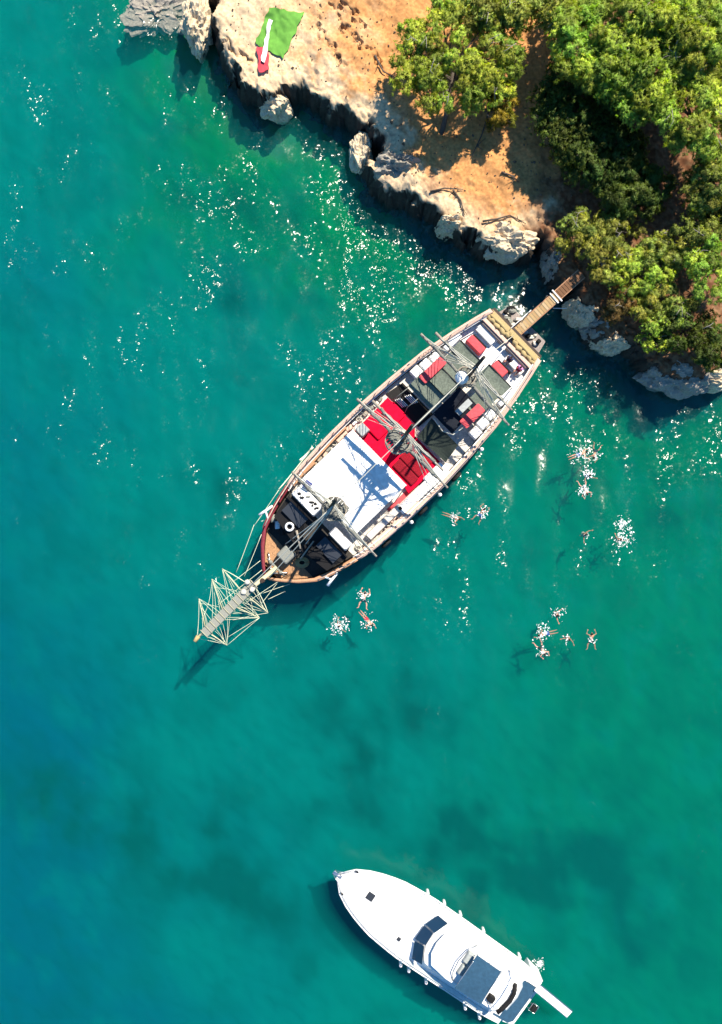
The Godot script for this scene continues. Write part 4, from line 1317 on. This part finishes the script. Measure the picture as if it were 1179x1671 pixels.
	st = begin(); rbox(st, at_yacht(141, 30, 2.06), Vector3(0.3, 0.1, 0.3), 0.04); obj("deck_hatch", st, M.panel, t)
	# bow: anchor roller, cleats, pulpit, stanchions and lifelines
	st = begin(); rbox(st, at_yacht(-1, 0, 1.95), Vector3(0.8, 0.12, 0.3), 0.04); obj("anchor_roller", st, M.steel, t)
	st = begin(true); tube(st, [Y(-6, 0, 1.85), Y(6, 0, 2.05)], 0.06, 0.05, 6); tube(st, [Y(-8, -5, 1.75), Y(-6, 0, 1.85), Y(-8, 5, 1.75)], 0.05, 0.03, 5); obj("anchor", st, M.steel, t)
	for q in [[22, 22], [22, -22]]:
		st = begin(); rbox(st, at_yacht(q[0], q[1], 2.0), Vector3(0.3, 0.12, 0.12), 0.03); obj("cleat", st, M.black, t)
	for s in [-1.0, 1.0]:
		var ln := []
		for i in 25:
			var u := lerpf(-6, 300, i / 24.0)
			ln.append(Y(u, s * (yhalf(maxf(u, 0)) - 2.0 if u > 4 else 4.0), 2.62))
		st = begin(true); tube(st, ln, 0.026, 0.026, 5)
		var lr := obj("lifeline", st, M.steel, t)
		for i in 12:
			var u := 6.0 + i * 26
			pole("stanchion", Y(u, s * (yhalf(u) - 2.5), 1.85), Y(u, s * (yhalf(u) - 2.0), 2.62), 0.02, 0.02, M.steel, lr, 4)
	st = begin(); prism(st, [Y(150, 49, 2), Y(330, 46, 2), Y(330, 52.5, 2), Y(150, 54.5, 2)], 1.85, 2.0); obj("shaded_side_deck", st, mat(Color(0.55, 0.62, 0.62), 0.5, "soft", 0.5), t)  # cabin shade on this side painted into the deck as grey cyan
	# fenders: things of their own
	var words := ["first", "second", "third", "fourth", "fifth", "sixth"]
	var up := [136.0, 168.0, 200.0, 246.0, 318.0]
	for i in up.size():
		yfender(up[i], -1.0, "white fender hanging on the yacht's upper right side, %s from the bow" % words[i])
	var lo := [166.0, 182.0, 216.0, 292.0, 320.0]
	for i in lo.size():
		yfender(lo[i], 1.0, "white fender hanging on the yacht's shaded lower left side, %s from the bow" % words[i])
	# passerelle
	org = Y(374, -32, 1.9)
	st = begin()
	var a := Y(371, -33, 2.05); var b := Y(440, -27, 1.6)
	var al := (b - a).normalized()
	var ac := al.cross(Vector3.UP).normalized()
	box(st, Transform3D(Basis(al, ac.cross(al), ac), (a + b) / 2), Vector3(a.distance_to(b), 0.08, 0.62))
	var pl := lone("boarding_plank", st, M.white, "white boarding plank sticking out from the yacht's stern over the water", "plank")
	for s in [-1.0, 1.0]:
		st = begin(); box(st, Transform3D(Basis(al, ac.cross(al), ac), (a + b) / 2 + ac * 0.33 * s + Vector3(0, 0.03, 0)), Vector3(a.distance_to(b), 0.1, 0.05)); obj("side_rail", st, M.steel, pl)
	# small dark box at the stern
	var dk := thing("stern_fender_box", "small black box with pale rim at the middle of the yacht's stern", "box", Y(385, -2, 0.4))
	st = begin(); rbox(st, at_yacht(386, -2, 0.75), Vector3(0.45, 0.5, 0.5), 0.05); obj("box_body", st, M.black, dk)
	st = begin(true); tube(st, [Y(381, -8, 0.95), Y(392, -8, 0.95), Y(392, 5, 0.95), Y(381, 5, 0.95), Y(381, -8, 0.95)], 0.035, 0.035, 5); obj("rim", st, M.steel, dk)
	for v in [-6.0, 3.0]:
		st = begin(true); tube(st, [Y(376, v, 0.46), Y(386, v, 0.52)], 0.03, 0.03, 5); obj("bracket", st, M.steel, dk)

func yfender(u: float, s: float, label: String):
	var c := Y(u, s * (yhalf(u) + 4.0), 1.15)
	var t := thing("yacht_fender", label, "fender", c, "fenders along the yacht")
	var st := begin(true)
	var rings := []
	for q in [[0.42, 0.03], [0.38, 0.1], [0.28, 0.13], [-0.28, 0.13], [-0.38, 0.1], [-0.42, 0.03]]:
		var ring := []
		for j in 9: ring.append(c + Vector3(cos(j * TAU / 9) * q[1], q[0], sin(j * TAU / 9) * q[1]))
		rings.append(ring)
	loft(st, rings, true); obj("body", st, M.white, t)
	st = begin(true); tube(st, [c + Vector3(0, 0.42, 0), Y(u, s * (yhalf(u) - 1.0), 1.95), Y(u, s * (yhalf(u) - 2), 2.6)], 0.025, 0.025, 4); obj("lanyard", st, M.white, t)

# ------------------------------------------------------------------ people: one smooth surface each, from a field of tapered capsules
func field_mesh(st: SurfaceTool, bones: Array, cell: float, k: float):
	# bones: [a, b, radius at a, radius at b]
	var lo := Vector3.INF
	var hi := -Vector3.INF
	for b in bones:
		var r: float = maxf(b[2], b[3]) + k + cell * 2
		lo = lo.min(b[0].min(b[1]) - Vector3(r, r, r)); hi = hi.max(b[0].max(b[1]) + Vector3(r, r, r))
	var n := Vector3i(((hi - lo) / cell).ceil()) + Vector3i.ONE
	var F := PackedFloat32Array()
	F.resize(n.x * n.y * n.z)
	F.fill(1.0)
	for b in bones:
		var a: Vector3 = b[0]
		var ab: Vector3 = b[1] - a
		var l2 := maxf(ab.length_squared(), 1e-8)
		var ra: float = b[2]
		var rb: float = b[3]
		var pad := maxf(ra, rb) + k + cell * 1.5
		var p0 := Vector3i(((a.min(b[1]) - Vector3(pad, pad, pad) - lo) / cell).floor()).clamp(Vector3i.ZERO, n - Vector3i.ONE)
		var p1 := Vector3i(((a.max(b[1]) + Vector3(pad, pad, pad) - lo) / cell).ceil()).clamp(Vector3i.ZERO, n - Vector3i.ONE)
		for z in range(p0.z, p1.z + 1):
			for y in range(p0.y, p1.y + 1):
				var row := (z * n.y + y) * n.x
				for x in range(p0.x, p1.x + 1):
					var q := lo + Vector3(x, y, z) * cell - a
					var t := clampf(q.dot(ab) / l2, 0.0, 1.0)
					var d := (q - ab * t).length() - lerpf(ra, rb, t)
					var o := F[row + x]
					var h := maxf(k - absf(d - o), 0.0) / k
					F[row + x] = minf(d, o) - h * h * k * 0.25
	var at := {}
	var V := []
	var G := []
	for z in n.z - 1:
		for y in n.y - 1:
			for x in n.x - 1:
				var base := (z * n.y + y) * n.x + x
				var f := [F[base], F[base + 1], F[base + n.x], F[base + n.x + 1], F[base + n.x * n.y], F[base + n.x * n.y + 1], F[base + n.x * n.y + n.x], F[base + n.x * n.y + n.x + 1]]
				var ins := 0
				for w in f: ins += 1 if w < 0.0 else 0
				if ins == 0 or ins == 8: continue
				var s := Vector3.ZERO
				var c := 0
				for e in [[0, 1], [2, 3], [4, 5], [6, 7], [0, 2], [1, 3], [4, 6], [5, 7], [0, 4], [1, 5], [2, 6], [3, 7]]:
					var fa: float = f[e[0]]
					var fb: float = f[e[1]]
					if (fa < 0.0) != (fb < 0.0):
						var t := fa / (fa - fb)
						var pa := Vector3(e[0] & 1, (e[0] >> 1) & 1, e[0] >> 2)
						var pb := Vector3(e[1] & 1, (e[1] >> 1) & 1, e[1] >> 2)
						s += pa.lerp(pb, t)
						c += 1
				at[base] = V.size()
				V.append(lo + (Vector3(x, y, z) + s / c) * cell)
				G.append(Vector3(f[1] - f[0] + f[3] - f[2] + f[5] - f[4] + f[7] - f[6], f[2] - f[0] + f[3] - f[1] + f[6] - f[4] + f[7] - f[5], f[4] - f[0] + f[5] - f[1] + f[6] - f[2] + f[7] - f[3]).normalized())
	var sx := 1
	var sy := n.x
	var sz := n.x * n.y
	for base in at:
		for e in [[sx, sy, sz], [sy, sz, sx], [sz, sx, sy]]:
			var a: int = base
			if (F[a] < 0.0) == (F[a + e[0]] < 0.0): continue
			if not (at.has(a - e[1]) and at.has(a - e[2]) and at.has(a - e[1] - e[2])): continue
			var q := [at[a], at[a - e[1]], at[a - e[1] - e[2]], at[a - e[2]]]
			var g: Vector3 = G[q[0]] + G[q[2]]
			for tq in [[0, 1, 2], [0, 2, 3]]:
				var i0: int = q[tq[0]]; var i1: int = q[tq[1]]; var i2: int = q[tq[2]]
				if (V[i2] - V[i0]).cross(V[i1] - V[i0]).dot(g) < 0.0:
					var sw := i1; i1 = i2; i2 = sw
				for i in [i0, i1, i2]:
					st.set_normal(G[i])
					st.add_vertex(V[i])

func hand_bones(wrist: Vector3, dir: Vector3, palm_n: Vector3, thumb: float) -> Array:
	# a palm and five bent fingers of different lengths
	var d := dir.normalized()
	var s := d.cross(palm_n).normalized() * thumb
	var nrm := s.cross(d).normalized() * thumb
	var out := [[wrist, wrist + d * 0.03, 0.024, 0.028], [wrist + d * 0.04 - s * 0.022, wrist + d * 0.085 - s * 0.026, 0.017, 0.014], [wrist + d * 0.04, wrist + d * 0.09, 0.018, 0.014], [wrist + d * 0.04 + s * 0.022, wrist + d * 0.088 + s * 0.026, 0.017, 0.014]]
	var L := [0.072, 0.084, 0.078, 0.06]
	for i in 4:
		var f := (i - 1.5)
		var a := wrist + d * (0.09 - absf(f) * 0.006) - s * f * 0.021
		var m: Vector3 = a + (d - s * f * 0.08 - nrm * 0.15).normalized() * L[i] * 0.55
		var e: Vector3 = m + (d - s * f * 0.05 - nrm * 0.5).normalized() * L[i] * 0.45
		out.append([a, m, 0.0095, 0.0088]); out.append([m, e, 0.0088, 0.0075])
	var ta := wrist + d * 0.03 + s * 0.03
	var tm := ta + (d * 0.7 + s * 0.75 - nrm * 0.2).normalized() * 0.042
	out.append([ta, tm, 0.0125, 0.0105]); out.append([tm, tm + (d * 0.95 + s * 0.25 - nrm * 0.3).normalized() * 0.032, 0.0105, 0.008])
	return out

func make_body(J: Dictionary, parent: Node3D, skin: Material, wear: Material, hair_m: Material, top: Material = null):
	org = Vector3.ZERO
	var st := SurfaceTool.new()
	st.begin(Mesh.PRIMITIVE_TRIANGLES)
	var side: Vector3 = (J.sl - J.sr).normalized()
	var bones := [[J.pelvis + side * 0.055, J.pelvis - side * 0.055, 0.125, 0.125], [J.pelvis, J.waist, 0.13, 0.115], [J.waist, J.chest, 0.118, 0.135], [J.chest + side * 0.07, J.chest - side * 0.07, 0.115, 0.115], [J.chest + side * 0.05, J.sl, 0.09, 0.062], [J.chest - side * 0.05, J.sr, 0.09, 0.062], [J.chest, J.neck, 0.085, 0.058], [J.neck, J.head, 0.055, 0.06]]
	for s in ["l", "r"]:
		bones.append([J["s" + s], J["e" + s], 0.052, 0.041]); bones.append([J["e" + s], J["w" + s], 0.041, 0.027])
		bones.append([J.pelvis + side * (0.085 if s == "l" else -0.085), J["k" + s], 0.085, 0.056]); bones.append([J["k" + s], J["k" + s].lerp(J["a" + s], 0.35), 0.054, 0.056]); bones.append([J["k" + s].lerp(J["a" + s], 0.35), J["a" + s], 0.056, 0.034]); bones.append([J["a" + s], J["t" + s], 0.036, 0.028])
	field_mesh(st, bones, 0.024, 0.045)
	# head with a face
	var f: Vector3 = J.face.normalized()
	var up: Vector3 = (J.crown - J.crown.dot(f) * f).normalized()
	var rt := up.cross(f).normalized()
	var c: Vector3 = J.head
	field_mesh(st, [[c + up * 0.03 - f * 0.02, c + up * 0.035 + f * 0.015, 0.085, 0.08], [c - up * 0.02 + f * 0.01, c - up * 0.06 + f * 0.045, 0.068, 0.045], [c + f * 0.082 + up * 0.005, c + f * 0.108 - up * 0.022, 0.010, 0.014], [c + rt * 0.078, c + rt * 0.084 + up * 0.03 - f * 0.01, 0.014, 0.016], [c - rt * 0.078, c - rt * 0.084 + up * 0.03 - f * 0.01, 0.014, 0.016], [c + rt * 0.022 + f * 0.085 - up * 0.055, c - rt * 0.022 + f * 0.085 - up * 0.055, 0.010, 0.010], [c + rt * 0.05 + f * 0.072 + up * 0.03, c - rt * 0.05 + f * 0.072 + up * 0.03, 0.013, 0.013]], 0.009, 0.018)
	for s in ["l", "r"]:
		field_mesh(st, hand_bones(J["w" + s], J["w" + s] - J["e" + s], Vector3.UP if absf((J["w" + s] - J["e" + s]).normalized().y) < 0.8 else f, 1.0 if s == "l" else -1.0), 0.0055, 0.012)
	var body := obj("body", st, skin, parent, false)
	st = SurfaceTool.new(); st.begin(Mesh.PRIMITIVE_TRIANGLES)
	field_mesh(st, [[c + up * 0.05 - f * 0.035, c + up * 0.062 + f * 0.01, 0.088, 0.08], [c + up * 0.0 - f * 0.05, c - up * 0.05 - f * 0.05, 0.07, 0.05]], 0.012, 0.03)
	obj("hair", st, hair_m, body, false)
	st = SurfaceTool.new(); st.begin(Mesh.PRIMITIVE_TRIANGLES)
	for e in [-1.0, 1.0]:
		var p: Vector3 = c + rt * 0.033 * e + f * 0.083 + up * 0.014
		field_mesh(st, [[p, p + f * 0.002, 0.011, 0.011]], 0.005, 0.005)
	obj("eye", st, M.hair, body, false)
	st = SurfaceTool.new(); st.begin(Mesh.PRIMITIVE_TRIANGLES)
	var sh := [[J.pelvis + side * 0.055, J.pelvis - side * 0.055, 0.137, 0.137], [J.pelvis, J.pelvis.lerp(J.waist, 0.35), 0.14, 0.134]]
	for s in ["l", "r"]:
		var h: Vector3 = J.pelvis + side * (0.085 if s == "l" else -0.085)
		sh.append([h, h.lerp(J["k" + s], 0.42), 0.098, 0.088])
	field_mesh(st, sh, 0.022, 0.03)
	obj("swimwear", st, wear, body, false)
	if top:
		st = SurfaceTool.new(); st.begin(Mesh.PRIMITIVE_TRIANGLES)
		field_mesh(st, [[J.waist, J.chest, 0.13, 0.147], [J.chest + side * 0.07, J.chest - side * 0.07, 0.127, 0.127], [J.chest + side * 0.05, J.sl, 0.10, 0.074], [J.chest - side * 0.05, J.sr, 0.10, 0.074], [J.sl, J.sl.lerp(J.el, 0.4), 0.066, 0.06], [J.sr, J.sr.lerp(J.er, 0.4), 0.066, 0.06]], 0.022, 0.04)
		obj("shirt", st, top, body, false)

func splash(at: Vector3, n: int, r: float, label: String, group: String):
	# foam thrown up round a swimmer: many small flecks of white water
	org = at
	var st := begin()
	for i in n:
		var a := rng.randf() * TAU
		var q := r * pow(rng.randf(), 0.8) * (0.65 + 0.5 * nz.get_noise_2d(cos(a) * 1.4 + at.x, sin(a) * 1.4 + at.z))
		var s := rng.randf_range(0.02, 0.065)
		var p := at + Vector3(cos(a) * q, rng.randf_range(0.0, 0.06), sin(a) * q)
		var e := Vector3(s * rng.randf_range(0.7, 2.6), 0, 0).rotated(Vector3.UP, rng.randf() * TAU)
		var g := Vector3(s * rng.randf_range(0.5, 1.2), 0, 0).rotated(Vector3.UP, rng.randf() * TAU)
		var u := Vector3(0, s * 0.6, 0)
		for k in [[e, g], [g, -e], [-e, -g], [-g, e]]:
			tri(st, p + k[0], p + k[1], p + u, u + k[0]); tri(st, p + k[0], p + k[1], p - u, -u + k[0])
	var o := lone("splash", st, M.foam, label, "", group)
	o.set_meta("kind", "stuff")

func make_swimmers():
	# three poses; the head points to -z and the water's surface is y = 0
	var crawl := {"pelvis": Vector3(0, -0.03, 0.28), "waist": Vector3(0, 0.0, 0.1), "chest": Vector3(0, 0.03, -0.14), "sl": Vector3(-0.18, 0.04, -0.24), "sr": Vector3(0.18, 0.06, -0.22), "neck": Vector3(0, 0.06, -0.3), "head": Vector3(0.0, 0.08, -0.44), "face": Vector3(0.25, -0.6, -0.75), "crown": Vector3(0, 0.6, -1), "el": Vector3(-0.22, 0.02, -0.52), "wl": Vector3(-0.17, -0.02, -0.76), "er": Vector3(0.38, 0.17, -0.1), "wr": Vector3(0.5, 0.05, -0.3), "kl": Vector3(-0.11, -0.06, 0.72), "al": Vector3(-0.1, -0.02, 1.12), "tl": Vector3(-0.1, -0.05, 1.27), "kr": Vector3(0.1, -0.1, 0.7), "ar": Vector3(0.12, -0.16, 1.1), "tr": Vector3(0.13, -0.2, 1.25)}
	var frog := {"pelvis": Vector3(0, -0.06, 0.28), "waist": Vector3(0, -0.02, 0.1), "chest": Vector3(0, 0.04, -0.14), "sl": Vector3(-0.18, 0.05, -0.23), "sr": Vector3(0.18, 0.05, -0.23), "neck": Vector3(0, 0.09, -0.28), "head": Vector3(0, 0.17, -0.38), "face": Vector3(0, 0.1, -1), "crown": Vector3(0, 1, 0.1), "el": Vector3(-0.42, 0.0, -0.36), "wl": Vector3(-0.34, -0.02, -0.6), "er": Vector3(0.42, 0.0, -0.36), "wr": Vector3(0.34, -0.02, -0.6), "kl": Vector3(-0.3, -0.1, 0.6), "al": Vector3(-0.34, -0.08, 0.98), "tl": Vector3(-0.46, -0.08, 1.06), "kr": Vector3(0.3, -0.1, 0.6), "ar": Vector3(0.34, -0.08, 0.98), "tr": Vector3(0.46, -0.08, 1.06)}
	var tread := {"pelvis": Vector3(0, -0.5, 0.1), "waist": Vector3(0, -0.34, 0.06), "chest": Vector3(0, -0.1, 0.0), "sl": Vector3(-0.19, 0.0, 0.0), "sr": Vector3(0.19, 0.0, 0.0), "neck": Vector3(0, 0.07, -0.02), "head": Vector3(0, 0.22, -0.05), "face": Vector3(0, 0.15, -1), "crown": Vector3(0, 1, 0.15), "el": Vector3(-0.42, -0.02, -0.12), "wl": Vector3(-0.58, 0.02, -0.3), "er": Vector3(0.42, -0.02, -0.1), "wr": Vector3(0.62, 0.02, -0.22), "kl": Vector3(-0.16, -0.8, -0.2), "al": Vector3(-0.18, -1.15, 0.0), "tl": Vector3(-0.2, -1.25, -0.08), "kr": Vector3(0.16, -0.85, -0.14), "ar": Vector3(0.2, -1.2, 0.05), "tr": Vector3(0.22, -1.3, -0.03)}
	var wears := [mat(Color(0.02, 0.025, 0.04), 0.7), mat(Color(0.5, 0.03, 0.05), 0.7), mat(Color(0.03, 0.08, 0.3), 0.7), mat(Color(0.02, 0.02, 0.02), 0.7), mat(Color(0.35, 0.37, 0.33), 0.7)]
	var protos := []
	for i in 3:
		var o := Node3D.new()
		make_body([crawl, frog, tread][i], o, M.skin_pale if i == 1 else M.skin, wears[i], M.hair)
		protos.append(o)
	# photo place, pose, heading (degrees), label, flecks, radius
	var list := [
		[743, 845, 0, 110, "swimmer in a crawl close to the ship's lower right side, white wash at the head", 50, 0.8], [787, 836, 1, 35, "swimmer just right of the one nearest the ship, white water over the shoulders", 60, 0.8],
		[950, 740, 0, 70, "swimmer left in the topmost pair, kicking up foam", 110, 1.3], [971, 741, 1, 200, "reddish swimmer right in the topmost pair", 30, 0.7],
		[962, 776, 2, 40, "swimmer upright right below the topmost pair", 90, 0.9], [956, 800, 1, 160, "swimmer below the upright one under the topmost pair", 90, 0.8],
		[1013, 881, 2, 20, "lone dark-haired swimmer in the widest foam at the right", 150, 1.4], [956, 872, 2, 120, "small dark swimmer left of the widest foam, hardly any splash", 16, 0.7],
		[595, 974, 1, 10, "pink swimmer off the ship's bow", 60, 0.9], [602, 1015, 0, 140, "dark swimmer below the pink one off the bow", 60, 1.1],
		[553, 1022, 2, 60, "swimmer hidden in a burst of foam left of the other two off the bow", 170, 1.2], [910, 1004, 2, 100, "topmost swimmer of the lower group of five", 46, 0.9],
		[888, 1035, 0, 260, "swimmer in foam at the left of the lower group of five", 110, 1.1], [929, 1043, 2, 200, "swimmer in the middle of the lower group of five", 24, 0.7],
		[966, 1041, 1, 0, "pale-backed swimmer with head up the picture, rightmost of the lower group of five", 24, 0.6], [886, 1062, 1, 150, "lowest swimmer of the lower group of five", 46, 0.7]]
	for q in list:
		var o: Node3D = protos[q[2]].duplicate()
		o.name = numbered("person")
		add_child(o)
		o.position = P(q[0], q[1], 0.0) + Vector3(0, -0.09, 0)
		o.scale = Vector3.ONE * (0.86 + 0.1 * rng.randf())
		(o.get_node("body/swimwear") as MeshInstance3D).material_override = wears[rng.randi() % wears.size()]
		if rng.randf() < 0.4: (o.get_node("body") as MeshInstance3D).material_override = M.skin_tan
		o.rotation_degrees.y = -q[3]
		tag(o, q[4], "person", "swimmers between the ship and the yacht")
		splash(P(q[0] + rng.randf_range(-4, 4), q[1] + rng.randf_range(-4, 4), 0.02), q[5], q[6], "white foam flecks round the " + q[4], "foam round the swimmers")
	splash(P(1017, 856, 0.02), 120, 1.1, "white foam trail above the lone dark-haired swimmer at the right", "foam round the swimmers")
	splash(P(880, 1574, 0.02), 130, 0.8, "pale foam by the yacht's upper right stern quarter", "")
	for p in protos: p.free()
	# two people sitting on the stern benches
	var sit := {"pelvis": Vector3(0, 0.12, 0), "waist": Vector3(0, 0.28, 0.03), "chest": Vector3(0, 0.5, 0.02), "sl": Vector3(-0.18, 0.58, 0.02), "sr": Vector3(0.18, 0.58, 0.02), "neck": Vector3(0, 0.66, 0.0), "head": Vector3(0, 0.8, -0.03), "face": Vector3(0, -0.1, -1), "crown": Vector3(0, 1, 0), "el": Vector3(-0.25, 0.34, -0.06), "wl": Vector3(-0.16, 0.24, -0.28), "er": Vector3(0.25, 0.34, -0.06), "wr": Vector3(0.14, 0.24, -0.3), "kl": Vector3(-0.13, 0.13, -0.42), "al": Vector3(-0.13, -0.28, -0.44), "tl": Vector3(-0.13, -0.32, -0.6), "kr": Vector3(0.13, 0.13, -0.42), "ar": Vector3(0.14, -0.28, -0.42), "tr": Vector3(0.15, -0.32, -0.58)}
	var i := 0
	for q in [[536, 22, mat(Color(0.05, 0.06, 0.12), 0.9), "person in dark shirt sitting on the stern bench, nearer the gangplank"], [536, 44, mat(Color(0.66, 0.25, 0.5), 0.9), "person in pink shirt sitting on the stern bench, nearer the lower right rail"]]:
		var o := Node3D.new()
		o.name = numbered("person")
		o.position = S(q[0], q[1], 2.42)
		o.rotation.y = PI / 2 + atan2(SE1.y, -SE1.x) + PI
		tag(o, q[3], "person")
		add_child(o)
		make_body(sit, o, M.skin, wears[i], M.hair, q[2])
		i += 1

# ------------------------------------------------------------------ things on the shore
func on_ground(px: float, py: float, up := 0.03) -> Vector3:
	var p := P(px, py, 3.2)
	var h := 0.0
	for dx in [-0.12, 0.0, 0.12]:
		for dz in [-0.12, 0.0, 0.12]: h = maxf(h, ground_at(p.x + dx, p.z + dz))
	p = P(px, py, h)
	p.y = h + up
	return p

func drape(st: SurfaceTool, a: Vector2, b: Vector2, c: Vector2, d: Vector2, up: float, n := 14):
	var g := []
	for i in n + 1:
		var row := []
		for j in n + 1:
			var u := float(i) / n; var v := float(j) / n
			var q := a.lerp(b, u).lerp(d.lerp(c, u), v)
			q += Vector2(nz.get_noise_2d(q.x * 0.06, q.y * 0.06), nz.get_noise_2d(q.y * 0.06, q.x * 0.06 + 9)) * 2.5
			var p := on_ground(q.x, q.y, up)
			p.y += maxf(0.0, nz.get_noise_2d(q.x * 0.12, q.y * 0.12)) * 0.1
			row.append(p)
		g.append(row)
	for i in n:
		for j in n:
			quad(st, g[i][j], g[i + 1][j], g[i + 1][j + 1], g[i][j + 1], Vector3.UP)
			quad(st, g[i][j] - Vector3(0, .02, 0), g[i + 1][j] - Vector3(0, .02, 0), g[i + 1][j + 1] - Vector3(0, .02, 0), g[i][j + 1] - Vector3(0, .02, 0), Vector3.DOWN)

func make_shore_items():
	org = on_ground(455, 55)
	var st := begin(true)
	drape(st, Vector2(441, 13), Vector2(497, 22), Vector2(462, 97), Vector2(417, 72), 0.1, 18)
	lone("green_tarpaulin", st, mat(Color(0.13, 0.34, 0.05), 0.85, "soft", 0.6, 2.0), "large green tarpaulin spread on the pale rock at the top of the headland", "tarpaulin")
	org = on_ground(431, 98)
	st = begin(true)
	drape(st, Vector2(419, 76), Vector2(437, 82), Vector2(441, 117), Vector2(424, 119), 0.16, 8)
	lone("red_cloth", st, mat(Color(0.55, 0.06, 0.08), 0.9, "soft", 0.8, 2.0), "red cloth lying on the pale rock at the lower left corner of the green tarpaulin", "cloth")
	org = on_ground(436, 70)
	st = begin(true)
	drape(st, Vector2(439, 36), Vector2(446, 37), Vector2(433, 104), Vector2(427, 103), 0.28, 10)
	lone("white_strip", st, mat(Color(0.8, 0.82, 0.8), 0.8, "soft", 0.8), "narrow white cloth strip lying across the green tarpaulin and the red cloth", "cloth")
	# loose stones and litter: too many to count
	org = on_ground(600, 100)
	st = begin()
	for i in 900:
		var q := Vector2(rng.randf_range(350, 960), rng.randf_range(-10, 400))
		var w := P(q.x, q.y, 3.0)
		if dist(w.x, w.z) < 0.5: continue
		var p := on_ground(q.x, q.y, 0.0)
		var s := rng.randf_range(0.025, 0.11) * (1.0 if rng.randf() < 0.9 else 1.8)
		var a := Vector3(s, 0, 0).rotated(Vector3.UP, rng.randf() * TAU)
		var b := a.rotated(Vector3.UP, PI / 2) * rng.randf_range(0.5, 1.0)
		var u := Vector3(rng.randf_range(-.3, .3) * s, s * 0.7, rng.randf_range(-.3, .3) * s)
		for e in [[a, b], [b, -a], [-a, -b], [-b, a]]: tri(st, p + e[0], p + e[1], p + u, e[0] + e[1] + Vector3(0, 0.01, 0))
	var so := lone("loose_stones", st, mat(Color(0.34, 0.24, 0.16), 0.95, "rough", 0.8), "loose stones and litter scattered over the bare orange slope", "")
	so.set_meta("kind", "stuff")
	var words := ["long bent bare branch lying on the sunlit shelf above the white boulder", "forked dead branch at the cliff edge on the sunlit shelf", "thin dead twig at the upper right of the sunlit shelf", "dark crooked branch under the leaning pine", "dead branch at the bare slope's right edge beside the leaning pine", "dead branch on the cliff edge where the tree shade begins"]
	var k := 0
	for q in [[Vector2(788, 362), Vector2(812, 358), Vector2(832, 352), Vector2(858, 366)], [Vector2(740, 312), Vector2(752, 328), Vector2(758, 352)], [Vector2(818, 282), Vector2(836, 288), Vector2(846, 298)], [Vector2(800, 160), Vector2(796, 190), Vector2(786, 222), Vector2(770, 256)], [Vector2(612, 92), Vector2(626, 118), Vector2(652, 132)], [Vector2(702, 314), Vector2(726, 308), Vector2(756, 310)]]:
		var pts := []
		for p in q: pts.append(on_ground(p.x, p.y, 0.12))
		var t := thing("fallen_branch", words[k], "branch", pts[0], "dead branches on the rock")
		st = begin(true); tube(st, pts, 0.09, 0.03, 5); obj("stem", st, M.bark, t)
		st = begin(true)
		for j in 4:
			var a: Vector3 = pts[mini(j + 0, pts.size() - 2)].lerp(pts[mini(j + 1, pts.size() - 1)], 0.5)
			tube(st, [a, a + Vector3(rng.randf_range(-.7, .7), 0.15, rng.randf_range(-.7, .7))], 0.035, 0.012, 4)
		obj("twig", st, M.bark, t)
		k += 1
